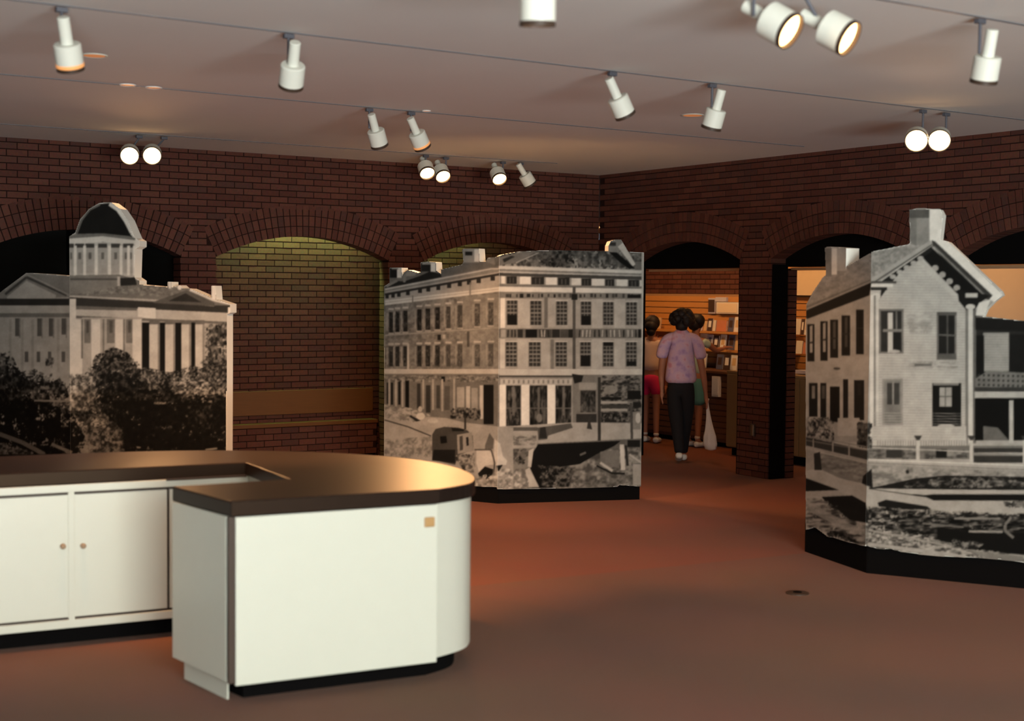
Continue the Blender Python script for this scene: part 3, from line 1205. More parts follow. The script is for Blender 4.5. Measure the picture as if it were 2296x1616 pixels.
    for x0, x1, dk in ((148, 265, (895, 1012)), (432, 555, None), (745, 868, None), (1042, 1156, (905, 1015)), (1312, 1424, None), (1588, 1708, None)):
        win(x0, x1, 720 + (x0 - 148) * 0.015, 1012, dk)
    for x0, x1, dk in ((135, 258, None), (415, 545, None), (738, 862, None), (1035, 1150, (1385, 1512)), (1308, 1424, (1222, 1268)), (1588, 1706, (1458, 1505))):
        win(x0, x1, 1222, 1512, dk)
    c.rect(43, 1062, 1790, 1172, 0.40)
    for x0, x1, v in ((70, 130, .6), (275, 335, .16), (370, 505, .07), (530, 680, .26), (690, 780, .15), (790, 890, .27), (890, 970, .12), (1590, 1600, .6), (1730, 1765, .1)):
        c.rect(x0, 1070, x1, 1165, v)
    for x in (160, 205, 240, 560, 600, 640, 1025, 1060, 1110, 1150, 1205, 1255, 1300, 1345, 1395, 1440, 1500, 1555, 1610, 1655, 1700):
        c.line([(x, 1075), (x + c.rng.uniform(-8, 8), 1160)], 15, c.rng.choice([0.14, 0.66, 0.7]))
    c.line([(955, 555), (955, 1620)], 34, 0.30)
    c.line([(958, 640), (958, 710)], 70, 0.12)
    c.rect(43, 1545, 1790, 1612, 0.74)
    c.rect(1770, 130, 1830, 1700, 0.72)
    # street level, right
    c.tr(*SD)
    c.rect(40, 45, 1690, 108, 0.74)
    c.rect(40, 108, 1690, 130, 0.26)
    c.rect(40, 130, 880, 720, 0.56)
    c.rect(60, 150, 870, 215, 0.70)
    for i in range(14):
        c.rect(90 + i * 56, 160, 110 + i * 56, 200, 0.5)
    for a, b in ((130, 288), (395, 592), (688, 862)):
        c.rect(a, 225, b, 690, 0.14)
        c.noise([(a, 225), (b, 225), (b, 690), (a, 690)], 0.06, 0.36, 5, 22)
        m = (a + b) / 2
        c.line([(m, 240), (m, 560)], 30, 0.42, 0.8)
        c.line([(a, 480), (b, 480)], 14, 0.36)
    for a, b in ((46, 122), (298, 388), (592, 682)):
        c.rect(a, 215, b, 695, 0.90)
    c.rect(880, 100, 1690, 660, 0.46)
    c.poly([(870, 90), (1000, 110), (980, 180), (900, 200)], 0.12)
    c.noise([(1180, 110), (1660, 110), (1660, 640), (1180, 640)], 0.12, 0.5, 9, 5)
    c.rect(950, 190, 1150, 270, 0.56)
    c.rect(968, 280, 1140, 525, 0.20)
    c.noise([(968, 280), (1140, 280), (1140, 525), (968, 525)], 0.1, 0.36, 5, 12)
    c.rect(920, 545, 1150, 640, 0.18)
    c.ell(1310, 270, 80, 50, 0.5)
    c.rect(1200, 355, 1430, 385, 0.08)
    c.rect(1200, 400, 1500, 430, 0.62)
    c.rect(1205, 440, 1500, 480, 0.22)
    c.rect(1200, 485, 1500, 515, 0.6)
    c.rect(1205, 530, 1520, 640, 0.12)
    c.noise([(1205, 530), (1520, 530), (1520, 640), (1205, 640)], 0.06, 0.45, 5, 7)
    c.rect(1500, 280, 1650, 380, 0.08)
    c.rect(1560, 410, 1650, 470, 0.12)
    c.poly([(0, 690), (880, 640), (1690, 650), (1690, 900), (0, 960)], 0.64)
    c.noise([(40, 780), (470, 780), (470, 900), (40, 900)], 0.38, 0.64, 14, 5)
    c.rect(40, 695, 480, 735, 0.34)
    c.poly([(480, 700), (860, 650), (880, 700), (600, 790), (590, 830), (490, 840)], 0.32)
    c.poly([(510, 700), (570, 690), (590, 820), (500, 820)], 0.16)
    c.ell(500, 590, 34, 50, 0.46)
    c.poly([(1060, 570), (1100, 560), (1080, 640), (1100, 720), (1040, 710)], 0.2)
    c.line([(1180, 130), (1180, 850)], 34, 0.20)
    c.line([(1540, 420), (1550, 840)], 28, 0.28)
    c.rect(1560, 520, 1650, 720, 0.5)
    c.ell(1620, 590, 30, 60, 0.72)
    c.poly([(-60, 940), (420, 930), (470, 920), (440, 1380), (-60, 1400)], 0.5)
    c.noise([(90, 950), (380, 930), (370, 1120), (100, 1120)], 0.1, 0.42, 9, 9)
    c.poly([(480, 880), (1690, 820), (1690, 1400), (420, 1400), (400, 1150)], 0.38)
    c.noise([(640, 1080), (1150, 960), (1690, 900), (1690, 1400), (600, 1400)], 0.28, 0.56, 12, 9)
    c.poly([(490, 890), (1180, 860), (1420, 850), (1350, 905), (1150, 1000), (960, 1110), (700, 1150), (650, 1380), (500, 1380), (400, 1160), (430, 980)], 0.06)
    c.noise([(480, 1120), (880, 1140), (860, 1370), (520, 1370)], 0.05, 0.42, 8, 7)
    c.line([(960, 1010), (1030, 980)], 26, 0.4)
    c.rect(1500, 840, 1640, 920, 0.1)
    c.poly([(1410, 890), (1460, 890), (1475, 1180), (1425, 1180)], 0.78)
    c.line([(1480, 900), (1500, 1130)], 26, 0.16)
    c.poly([(1190, 970), (1400, 950), (1410, 1160), (1190, 1100)], 0.44)
    c.line([(1190, 1095), (1330, 1190)], 30, 0.72)
    c.line([(1150, 1130), (1320, 1215), (1470, 1220)], 20, 0.1)
    c.line([(1520, 1000), (1660, 1100)], 24, 0.66)
    c.rect(1560, 1110, 1690, 1350, 0.62)
    c.poly([(340, 1180), (390, 1150), (500, 1370), (380, 1370)], 0.74)
    c.noise([(-60, 1180), (340, 1160), (400, 1390), (-60, 1390)], 0.40, 0.78, 9, 9)
    c.poly([(380, 960), (440, 930), (410, 1150), (370, 1140)], 0.76)
    # street level, left
    c.tr(*SC_)
    c.poly([(50, 95), (1360, 95), (1360, 700), (50, 480)], 0.42)
    c.noise([(50, 100), (1360, 110), (1360, 190), (50, 180)], 0.28, 0.56, 6, 4)
    c.rect(705, 120, 745, 180, 0.06)
    for a, b, y0, y1, v in ((85, 108, 190, 430, .12), (132, 160, 190, 440, .12), (216, 242, 180, 440, .08), (298, 338, 170, 475, .06), (430, 470, 200, 480, .2), (530, 580, 220, 530, .2),
                            (650, 690, 220, 480, .24), (740, 800, 230, 500, .32), (880, 965, 240, 470, .62), (985, 1030, 230, 560, .70), (1045, 1115, 250, 520, .58), (1140, 1180, 220, 600, .72), (1185, 1295, 215, 660, .07)):
        c.rect(a, y0, b, y1, v)
    for x in (115, 190, 265, 500, 610, 715, 850):
        c.line([(x, 150), (x, 450 + (x - 100) * .1)], 22, 0.62)
    c.noise([(790, 470), (1150, 480), (1150, 620), (800, 600)], 0.08, 0.5, 6, 7)
    c.poly([(50, 430), (360, 560), (760, 590), (960, 640), (1380, 690), (1520, 700), (1520, 1450), (50, 1450)], 0.62)
    c.noise([(50, 440), (330, 470), (600, 560), (380, 640), (50, 590)], 0.44, 0.66, 8, 5)
    c.noise([(50, 830), (600, 800), (600, 1040), (50, 1040)], 0.44, 0.64, 7, 7)
    c.poly([(340, 570), (360, 560), (470, 620), (420, 630)], 0.14)
    c.ell(470, 570, 50, 40, 0.76)
    c.ell(465, 490, 24, 34, 0.7)
    c.ell(610, 620, 60, 30, 0.7)
    c.line([(60, 612), (330, 690), (590, 795)], 12, 0.2)
    c.line([(975, 560), (975, 720)], 22, 0.18)
    c.poly([(600, 780), (640, 715), (740, 690), (900, 700), (1000, 730), (1060, 790), (1070, 950), (900, 1010), (860, 1120), (600, 1060)], 0.26)
    c.poly([(620, 950), (860, 950), (860, 1100), (600, 1070)], 0.10)
    c.poly([(690, 800), (760, 795), (770, 870), (700, 880)], 0.06)
    c.poly([(820, 700), (960, 715), (960, 740), (830, 740)], 0.1)
    c.poly([(880, 780), (1050, 750), (1070, 960), (890, 1000)], 0.55)
    c.poly([(910, 800), (945, 790), (950, 950), (915, 960)], 0.26)
    c.poly([(985, 810), (1010, 805), (1015, 900), (990, 905)], 0.12)
    c.noise([(840, 1010), (1080, 980), (1090, 1220), (960, 1200)], 0.16, 0.6, 7, 7)
    c.poly([(1200, 900), (1250, 760), (1300, 830), (1290, 940), (1200, 950)], 0.38)
    c.poly([(1100, 950), (1230, 940), (1290, 1000), (1290, 1120), (1200, 1130), (1130, 1200), (1100, 1100)], 0.78)
    c.poly([(1310, 830), (1370, 880), (1400, 1020), (1450, 1070), (1440, 1120), (1320, 1130), (1300, 1000)], 0.78)
    c.line([(1080, 950), (1270, 950), (1310, 1100), (1290, 1260)], 16, 0.3)
    c.poly([(1120, 1220), (1200, 1140), (1290, 1170), (1280, 1280), (1150, 1290)], 0.08)
    c.poly([(1330, 1130), (1400, 1120), (1350, 1200)], 0.1)
    c.noise([(1040, 1280), (1515, 1130), (1515, 1390), (1040, 1390)], 0.40, 0.80, 9, 9)
    c.grain()
    c.soft(8)
    return c


KT = 0.10
cvp = paint_corner()
sil_l = crop(850, 540, 5.387, [(62, 2950), (62, 548), (130, 505), (128, 325), (272, 323), (277, 430), (300, 385), (345, 350), (475, 388), (505, 375), (502, 262), (600, 250), (685, 256), (692, 360), (745, 395), (752, 345), (1005, 285), (1020, 250), (1008, 105), (1030, 92), (1205, 92), (1217, 250), (1290, 252), (1312, 205), (1385, 200), (1440, 188), (1500, 165), (1600, 160), (1600, 2980)])
sil_r = crop(1110, 540, 5.386, [(-100, 200), (43, 188), (90, 165), (280, 130), (540, 116), (1000, 118), (1368, 124), (1372, 60), (1395, 5), (1450, -14), (1520, -16), (1545, 25), (1610, 132), (1815, 140), (1788, 2965), (1700, 2960), (1500, 2945), (1480, 2965), (1300, 2975), (900, 2985), (560, 2988), (520, 2992), (43, 2995), (-100, 2995)])
P2a, P2f, P2b = (-1.165, 12.94), (-0.116, 12.34), (1.160, 12.67)
root = thing('building_cutout', 'folded photo cutout of a three-storey corner building with a horse wagon', 'display panel', (-0.05, 12.5, 0))
cut_panel(root, P2a, P2f, sil_l, cvp, KT)
cut_panel(root, P2f, P2b, sil_r, cvp, KT)


# ---- domed building ----------------------------------------------------------
def paint_dome():
    c = Cv(-40, 445, 545, 1130, 0.5)
    c.tr(0, 420, 2.607)
    c.rect(-100, 480, 405, 1400, 0.66)
    c.rect(405, 500, 1400, 1400, 0.64)
    # dome and drum
    c.rect(395, 80, 840, 600, 0.74)
    c.poly([(440, 270), (470, 190), (520, 130), (580, 98), (640, 92), (690, 130), (730, 190), (760, 260), (790, 300)], 0.10)
    c.line([(448, 270), (478, 190), (525, 130), (585, 100)], 12, 0.42)
    c.line([(640, 96), (690, 130), (735, 195), (770, 265), (800, 300)], 24, 0.90)
    c.poly([(395, 290), (440, 272), (600, 268), (760, 285), (800, 300), (800, 325), (395, 315)], 0.46)
    c.poly([(395, 300), (600, 285), (800, 310), (800, 340), (600, 318), (395, 335)], 0.84)
    c.rect(395, 335, 800, 520, 0.70)
    for x in (415, 465, 525, 600, 675, 735, 765):
        w = 16 if x in (415, 735, 765) else 26
        c.poly([(x - w, 330), (x + w, 330), (x + w * .9, 500), (x - w * .9, 500)], 0.66)
        c.poly([(x - w, 328), (x + w, 328), (x + w, 352), (x - w, 352)], 0.26)
        c.rect(x - w * .3, 380, x + w * .35, 420, 0.42)
    for x in (440, 495, 563, 640, 707, 752, 785):
        c.line([(x, 340), (x, 515)], 17, 0.88)
    c.rect(790, 300, 840, 560, 0.90)
    # roof and attic
    c.poly([(395, 515), (700, 510), (820, 545), (830, 570), (1100, 590), (1380, 690), (1380, 720), (405, 640)], 0.44)
    c.rect(405, 515, 690, 620, 0.50)
    c.rect(410, 530, 690, 542, 0.34)
    c.poly([(700, 530), (790, 525), (800, 570), (705, 575)], 0.16)
    c.rect(685, 520, 702, 600, 0.7)
    c.noise([(700, 575), (1000, 580), (1100, 640), (405, 630)], 0.38, 0.56, 7, 5)
    c.rect(985, 550, 1000, 590, 0.9)
    c.ell(1050, 585, 12, 14, 0.9)
    c.rect(1238, 570, 1262, 660, 0.92)
    c.poly([(-100, 660), (160, 505), (405, 520), (405, 640), (-100, 660)], 0.52)
    c.poly([(40, 640), (155, 545), (330, 630), (320, 655), (40, 660)], 0.70)
    c.line([(30, 625), (155, 525), (390, 630)], 14, 0.28)
    c.line([(30, 600), (155, 508), (405, 630)], 10, 0.62)
    c.rect(-100, 650, 405, 690, 0.18)
    c.rect(-100, 690, 405, 752, 0.68)
    c.rect(-100, 735, 405, 758, 0.44)
    c.poly([(405, 640), (1240, 690), (1380, 690), (1380, 735), (405, 690)], 0.20)
    c.line([(405, 636), (900, 660), (1250, 690)], 12, 0.66)
    c.poly([(900, 668), (1090, 600), (1250, 672), (1260, 694), (900, 676)], 0.34)
    c.poly([(985, 664), (1085, 618), (1180, 672)], 0.18)
    c.line([(1110, 598), (1250, 660), (1385, 690)], 12, 0.84)
    c.poly([(405, 690), (1330, 735), (1330, 800), (405, 752)], 0.70)
    c.poly([(405, 690), (800, 705), (800, 720), (405, 712)], 0.40)
    c.poly([(805, 700), (910, 705), (910, 770), (805, 755)], 0.86)
    c.line([(405, 755), (1330, 792)], 14, 0.4)
    c.rect(405, 650, 445, 1330, 0.80)
    # left wing windows
    for x in (100, 230, 297, 372):
        c.rect(x - 12, 765, x + 12, 870 if x < 350 else 860, 0.34)
        c.line([(x + 16, 765), (x + 16, 880)], 7, 0.5)
    for x in (155, 225, 290, 370):
        c.rect(x - 10, 960, x + 10, 1020, 0.36)
    for x in (60, 130, 190, 340):
        c.line([(x, 770), (x, 1080)], 16, 0.60)
    # columns
    c.rect(480, 760, 830, 1120, 0.64)
    for x, w in ((505, 24), (640, 30), (750, 26)):
        c.rect(x - w / 2, 770, x + w, 910, 0.44)
        c.rect(x, 780, x + w * .6, 850, 0.32)
    for x in (455, 560, 700, 800):
        c.line([(x, 770), (x, 1100)], 52, 0.80)
    for x in (480, 605, 725):
        c.line([(x, 770), (x, 1000)], 10, 0.46)
    for a, b in ((830, 878), (935, 968), (1025, 1062), (1115, 1142)):
        c.rect(a, 790, b, 1140, 0.08)
    for a, b in ((872, 935), (965, 1025), (1060, 1118), (1140, 1195)):
        c.rect(a, 785, b, 1090, 0.74)
        c.rect(a, 775, b, 800, 0.4)
        c.rect(b - 12, 800, b, 1090, 0.52)
    c.noise([(1195, 790), (1335, 790), (1335, 1140), (1195, 1100)], 0.10, 0.46, 5, 9)
    # trees
    T = [(480, 1120), (560, 980), (660, 930), (760, 970), (830, 1050), (900, 1060), (1000, 1080), (1120, 1040), (1200, 1000), (1335, 980), (1335, 1350), (400, 1350)]
    c.noise(T, 0.05, 0.50, 6, 7, 1.0, -0.10, 2.4, 24)
    c.noise(T, 0.05, 0.62, 4, 4, 0.6, -0.10, 2.8, 40)
    c.noise([(590, 960), (700, 930), (800, 1010), (820, 1150), (560, 1150)], 0.06, 0.40, 5, 6, 1.0, -0.18, 2.2, 26)
    c.noise([(560, 1100), (700, 1070), (900, 1140), (960, 1080), (1000, 1180), (1100, 1220), (1335, 1200), (1335, 1540), (690, 1540), (560, 1240)], 0.04, 0.22, 6, 6, 1.0, -0.25, 2.2, 20)
    c.noise([(405, 1090), (560, 1080), (560, 1290), (405, 1330)], 0.20, 0.66, 7, 8, 1.0, 0, 2.0, 14)
    c.noise([(850, 1080), (960, 1080), (930, 1180), (860, 1190)], 0.12, 0.55, 4, 4, 0.9)
    c.noise([(1000, 1130), (1250, 1110), (1260, 1230), (1010, 1210)], 0.14, 0.72, 5, 4, 0.9, -0.1)
    c.line([(900, 1262), (1040, 1258)], 14, 0.52)
    c.line([(1150, 1255), (1240, 1250)], 12, 0.5)
    c.noise([(650, 1230), (1335, 1250), (1335, 1600), (700, 1600)], 0.045, 0.075, 8, 8, 1.0, 0, 2, 18)
    c.noise([(1080, 1270), (1240, 1270), (1250, 1420), (1100, 1400)], 0.05, 0.26, 5, 6, 1.0, -0.2)
    c.noise([(440, 1330), (600, 1310), (720, 1420), (730, 1560), (520, 1560)], 0.12, 0.48, 6, 6)
    c.noise([(400, 1300), (560, 1310), (520, 1400), (420, 1360)], 0.05, 0.3, 5, 5)
    c.noise([(-100, 960), (60, 960), (120, 1080), (200, 1060), (330, 1090), (405, 1150), (405, 1340), (-100, 1340)], 0.08, 0.52, 7, 8, 1.0, -0.10, 2.2, 22)
    c.noise([(-100, 1040), (80, 1040), (180, 1130), (200, 1320), (-100, 1320)], 0.05, 0.30, 7, 9, 1.0, -0.15)
    c.noise([(-140, 1220), (200, 1230), (420, 1310), (500, 1460), (480, 1620), (-140, 1520)], 0.04, 0.07, 8, 8, 1.0, 0, 2, 20)
    c.line([(200, 1245), (400, 1250)], 12, 0.56)
    c.noise([(260, 1000), (320, 990), (310, 1060), (270, 1060)], 0.12, 0.5, 3, 5)
    c.line([(-60, 1420), (130, 1490), (260, 1560)], 26, 0.40)
    c.line([(300, 1500), (420, 1550)], 20, 0.46)
    c.noise([(-100, 1480), (80, 1500), (260, 1570), (-100, 1700)], 0.10, 0.46, 7, 5)
    c.line([(1200, 1534), (1270, 1525)], 12, 0.5)
    c.rect(-100, 1560, 1400, 1900, 0.12)
    c.rect(1332, 700, 1420, 1900, 0.92)
    c.grain()
    c.soft(8)
    return c


cvp = paint_dome()
P1a, P1f, P1b = (-4.58, 11.86), (-3.41, 11.0), (-2.13, 10.775)
sl = crop(0, 420, 2.607, [(-120, 1800), (-120, 720), (20, 600), (155, 500), (260, 506), (404, 518), (460, 520), (460, 1800)])
sr = crop(0, 420, 2.607, [(396, 1800), (396, 296), (404, 290), (440, 265), (468, 190), (520, 128), (580, 92), (650, 88), (700, 125), (745, 190), (775, 262), (790, 296), (815, 312), (815, 345), (790, 360), (785, 525), (815, 545), (815, 568), (980, 582), (982, 552), (1002, 552), (1004, 584), (1050, 572), (1070, 590), (1110, 592), (1235, 645), (1238, 575), (1258, 575), (1264, 655), (1370, 690), (1362, 725), (1325, 742), (1325, 1000), (1322, 1800)])
root = thing('building_cutout', 'photo cutout of a domed columned building behind the counter', 'display panel', (-3.3, 11.1, 0))
cut_panel(root, P1a, P1f, sl, cvp, KT)
cut_panel(root, P1f, P1b, sr, cvp, KT + 0.03)


# ---- wooden house ------------------------------------------------------------
def paint_house():
    c = Cv(1790, 455, 2480, 1290, 0.66)
    c.tr(1780, 440, 3.108)
    c.rect(520, 300, 1250, 1700, 0.74)
    y = 480
    while y < 1700:
        c.line([(560, y), (1240, y + 8)], 5, 0.66)
        y += 19
    c.noise([(780, 800), (980, 800), (960, 960), (800, 960)], 0.56, 0.74, 14, 4, 0.6)
    c.noise([(780, 1150), (1150, 1150), (1150, 1200), (780, 1200)], 0.50, 0.74, 20, 3, 0.7)
    c.rect(840, 1165, 960, 1182, 0.42)
    # left wall
    c.poly([(70, 780), (530, 620), (530, 1750), (70, 1750)], 0.64)
    # roof, chimneys
    c.poly([(75, 775), (210, 560), (540, 390), (540, 580), (85, 800)], 0.58)
    c.noise([(75, 775), (210, 560), (540, 390), (540, 580), (85, 790)], 0.52, 0.62, 8, 5)
    c.rect(215, 360, 262, 560, 0.52)
    c.rect(262, 360, 300, 545, 0.92)
    c.rect(300, 360, 370, 520, 0.72)
    c.poly([(525, 390), (700, 360), (840, 330), (960, 300), (980, 320), (600, 590), (525, 585)], 0.60)
    c.noise([(525, 390), (840, 330), (960, 310), (600, 580), (525, 580)], 0.50, 0.66, 7, 5)
    c.poly([(800, 95), (945, 90), (950, 310), (850, 345), (810, 330)], 0.48)
    c.rect(800, 90, 950, 150, 0.34)
    c.rect(855, 150, 945, 340, 0.56)
    c.rect(945, 90, 1040, 320, 0.90)
    # gable trim
    c.poly([(960, 300), (1010, 310), (1060, 300), (1460, 690), (1400, 740), (1360, 715), (975, 345)], 0.90)
    c.poly([(960, 305), (985, 315), (1385, 690), (1360, 720), (1270, 700), (970, 350)], 0.22)
    c.line([(975, 350), (1330, 690)], 12, 0.52)
    c.poly([(965, 360), (1330, 700), (1290, 720), (1150, 690), (900, 430), (930, 380)], 0.07)
    for q in range(4):
        c.ell(985 + q * 50, 500 + q * 46, 24, 22, 0.66)
    c.poly([(910, 450), (1150, 690), (1100, 690), (880, 480)], 0.74)
    c.line([(545, 590), (960, 320)], 34, 0.66)
    c.line([(560, 598), (965, 335)], 9, 0.34)
    c.poly([(600, 600), (965, 345), (960, 385), (740, 530), (690, 590)], 0.13)
    for q in range(5):
        c.ell(690 + q * 48, 560 - q * 32, 22, 17, 0.68)
    c.rect(525, 590, 715, 608, 0.3)
    c.rect(530, 608, 690, 632, 0.86)
    c.rect(535, 632, 650, 655, 0.2)
    c.poly([(610, 640), (650, 640), (600, 710)], 0.14)
    c.ell(575, 695, 30, 22, 0.82)
    c.poly([(1140, 650), (1370, 690), (1290, 745), (1260, 790), (1200, 790), (1150, 730)], 0.10)
    c.rect(1195, 675, 1280, 705, 0.76)
    c.poly([(1290, 740), (1370, 720), (1330, 830), (1265, 830)], 0.88)
    # corner boards
    c.rect(528, 690, 556, 1720, 0.84)
    c.rect(556, 690, 570, 1720, 0.52)
    c.rect(570, 690, 590, 1720, 0.80)
    c.rect(1195, 790, 1215, 1720, 0.48)
    c.rect(1215, 780, 1248, 1720, 0.82)
    c.rect(1248, 790, 1270, 1720, 0.40)
    c.ell(1230, 770, 34, 20, 0.8)
    # left eave
    c.poly([(70, 770), (540, 575), (540, 610), (75, 800)], 0.46)
    c.poly([(75, 800), (540, 600), (525, 690), (90, 855)], 0.10)
    c.line([(80, 790), (535, 596)], 9, 0.62)

    def wn(x0, x1, y0, y1, body, mid=None, fr=0.46):
        c.rect(x0, y0, x1, y1, fr)
        c.rect(x0 + 14, y0 + 14, x1 - 14, y1 - 14, body)
    wn(592, 765, 785, 1095, 0.18)
    c.rect(655, 810, 690, 1090, 0.78)
    c.rect(620, 925, 750, 945, 0.5)
    c.rect(690, 950, 745, 1070, 0.12)
    c.line([(715, 800), (715, 940)], 9, 0.5)
    c.ell(700, 1080, 40, 12, 0.7)
    wn(995, 1135, 805, 1140, 0.13)
    c.rect(1000, 805, 1135, 830, 0.34)
    c.line([(1070, 830), (1070, 1100)], 10, 0.34)
    c.line([(1010, 965), (1130, 970)], 12, 0.38)
    c.rect(1000, 1095, 1130, 1135, 0.36)
    wn(615, 760, 1270, 1595, 0.50, fr=0.58)
    c.rect(650, 1300, 735, 1450, 0.24)
    c.line([(692, 1290), (692, 1560)], 12, 0.56)
    c.rect(640, 1450, 740, 1590, 0.48)
    c.rect(965, 1300, 1165, 1600, 0.08)
    c.rect(1015, 1330, 1100, 1465, 0.66)
    c.line([(1056, 1330), (1056, 1465)], 8, 0.4)
    c.line([(1015, 1395), (1100, 1395)], 8, 0.4)
    c.rect(970, 1300, 1150, 1318, 0.5)
    c.ell(1060, 1600, 60, 12, 0.74)
    # left wall windows
    for x, w, ya, yb, lt in ((118, 42, 890, 1150, .62), (210, 42, 870, 1145, .6), (280, 46, 860, 1125, .30), (362, 52, 830, 1110, .26), (460, 44, 790, 1100, .08)):
        c.rect(x - w / 2 - 4, ya, x + w / 2 + 4, yb, 0.10)
        c.poly([(x - 8, ya + 15), (x + 12, ya + 8), (x + 12, yb - 60), (x - 8, yb - 60)], lt)
        c.line([(x - w / 2, ya + 130), (x + w / 2, ya + 128)], 10, 0.16)
    for x, w, ya, yb, lt in ((135, 58, 1300, 1535, .5), (205, 40, 1300, 1540, .3), (360, 34, 1275, 1560, .1), (455, 70, 1280, 1560, .14)):
        c.rect(x - w / 2, ya, x + w / 2, yb, 0.10)
        c.rect(x - 10, ya + 20, x + 12, ya + 110, lt)
    c.rect(252, 1325, 318, 1700, 0.06)
    c.ell(300, 1200, 24, 9, 0.3)
    c.noise([(85, 1540), (260, 1530), (270, 1700), (85, 1700)], 0.10, 0.56, 5, 6)
    # lean-to at right
    c.rect(1270, 840, 2200, 1700, 0.16)
    c.poly([(1265, 830), (1660, 880), (2200, 900), (2200, 960), (1265, 930)], 0.10)
    c.line([(1270, 838), (2200, 900)], 10, 0.4)
    c.rect(1320, 950, 1500, 1220, 0.64)
    y = 960
    while y < 1220:
        c.line([(1320, y), (1500, y)], 5, 0.56)
        y += 18
    c.rect(1270, 970, 1325, 1250, 0.08)
    c.rect(1500, 960, 1620, 1260, 0.10)
    c.rect(1620, 950, 1800, 1220, 0.6)
    c.poly([(1265, 1270), (1350, 1215), (2200, 1260), (2200, 1350), (1265, 1330)], 0.46)
    for q in range(26):
        for r in range(3):
            c.ell(1290 + q * 34, 1245 + r * 34 + q, 8, 9, 0.22)
    c.rect(1260, 1330, 2200, 1355, 0.22)
    c.rect(1258, 1360, 2200, 1405, 0.72)
    c.rect(1262, 1408, 2200, 1700, 0.05)
    c.rect(1500, 1420, 1530, 1720, 0.74)
    c.rect(1900, 1420, 1930, 1720, 0.74)
    c.poly([(1320, 1600), (1420, 1610), (1500, 1700), (1320, 1700)], 0.40)
    # ground (second crop)
    c.tr(1780, 920, 3.673)
    c.rect(640, 130, 1420, 300, 0.74)
    y = 20
    while y < 260:
        c.line([(650, y), (1400, y + 6)], 5, 0.66)
        y += 22
    for q in range(36):
        c.line([(690 + q * 21, 248), (690 + q * 21, 300)], 7, 0.52)
    c.rect(610, 290, 2600, 400, 0.44)
    c.noise([(620, 320), (1430, 320), (1430, 400), (620, 400)], 0.26, 0.56, 20, 8)
    c.rect(760, 325, 890, 390, 0.2)
    c.rect(1170, 320, 1260, 390, 0.10)
    c.line([(620, 305), (1480, 340), (2600, 380)], 10, 0.70)
    c.rect(1480, 310, 2600, 345, 0.2)
    c.line([(1480, 355), (2600, 380)], 16, 0.56)
    c.rect(1480, 375, 2600, 430, 0.2)
    for x in (1020, 1460, 1900):
        c.rect(x - 13, 230, x + 16, 440, 0.76)
        c.poly([(x - 30, 208), (x + 34, 208), (x + 14, 245), (x - 10, 245)], 0.22)
    c.poly([(600, 395), (2600, 470), (2600, 560), (600, 470)], 0.68)
    c.line([(600, 430), (2600, 520)], 8, 0.48)
    c.line([(600, 405), (2600, 478)], 10, 0.82)
    c.poly([(600, 440), (2600, 530), (2600, 640), (600, 640)], 0.58)
    c.noise([(620, 450), (1880, 510), (1880, 560), (620, 630)], 0.44, 0.66, 14, 8)
    c.ell(935, 505, 14, 16, 0.14)
    c.poly([(700, 625), (1000, 560), (1250, 535), (2600, 560), (2600, 700), (620, 640)], 0.10)
    c.noise([(900, 600), (1250, 540), (2600, 560), (2600, 640), (900, 640)], 0.06, 0.52, 12, 6)
    # left side ground
    c.poly([(95, 60), (600, 130), (600, 260), (95, 260)], 0.56)
    c.noise([(95, 60), (330, 80), (330, 290), (95, 290)], 0.08, 0.60, 6, 7)
    c.poly([(360, 60), (540, 60), (560, 210), (360, 210)], 0.64)
    c.noise([(520, 90), (645, 90), (645, 310), (520, 310)], 0.06, 0.34, 6, 10)
    c.poly([(100, 220), (610, 330), (610, 420), (100, 300)], 0.20)
    c.line([(100, 215), (610, 300)], 9, 0.5)
    c.line([(100, 245), (610, 330)], 9, 0.42)
    for x in (160, 320, 455):
        c.rect(x - 6, 210 + x * .15, x + 6, 330 + x * .12, 0.56)
    c.line([(100, 300), (610, 420)], 24, 0.58)
    c.poly([(95, 310), (200, 345), (180, 480), (95, 500)], 0.58)
    c.poly([(220, 350), (610, 440), (610, 610), (380, 560), (215, 480)], 0.46)
    c.noise([(220, 350), (610, 440), (610, 600), (215, 470)], 0.38, 0.54, 14, 5)
    c.poly([(165, 355), (215, 340), (230, 490), (170, 490)], 0.16)
    c.poly([(570, 540), (640, 480), (650, 640), (560, 600)], 0.10)
    c.poly([(90, 490), (220, 510), (620, 625), (620, 740), (90, 700)], 0.64)
    c.poly([(95, 555), (370, 655), (95, 665)], 0.09)
    c.poly([(230, 712), (480, 700), (590, 760), (620, 880), (300, 800)], 0.09)
    c.noise([(95, 715), (250, 730), (620, 900), (620, 1130), (95, 960)], 0.20, 0.62, 20, 5, 1.0)
    c.poly([(330, 790), (620, 840), (620, 930), (460, 900)], 0.10)
    c.poly([(110, 740), (300, 850), (620, 1010), (620, 1060), (260, 900), (100, 820)], 0.60, 0.7)
    c.noise([(260, 990), (430, 990), (560, 1110), (280, 1040)], 0.05, 0.3, 7, 5)
    # right side ground
    c.poly([(610, 640), (2600, 670), (2600, 860), (610, 800)], 0.66)
    c.line([(620, 640), (960, 690), (1250, 730)], 12, 0.10)
    c.poly([(1060, 700), (1250, 680), (2600, 690), (2600, 745), (1150, 740)], 0.07)
    c.poly([(640, 645), (2600, 660), (2600, 690), (960, 690)], 0.68)
    c.poly([(690, 760), (760, 735), (1100, 790), (1130, 815), (900, 815), (700, 790)], 0.09)
    c.noise([(1720, 740), (2600, 750), (2600, 830), (1720, 800)], 0.1, 0.5, 16, 6)
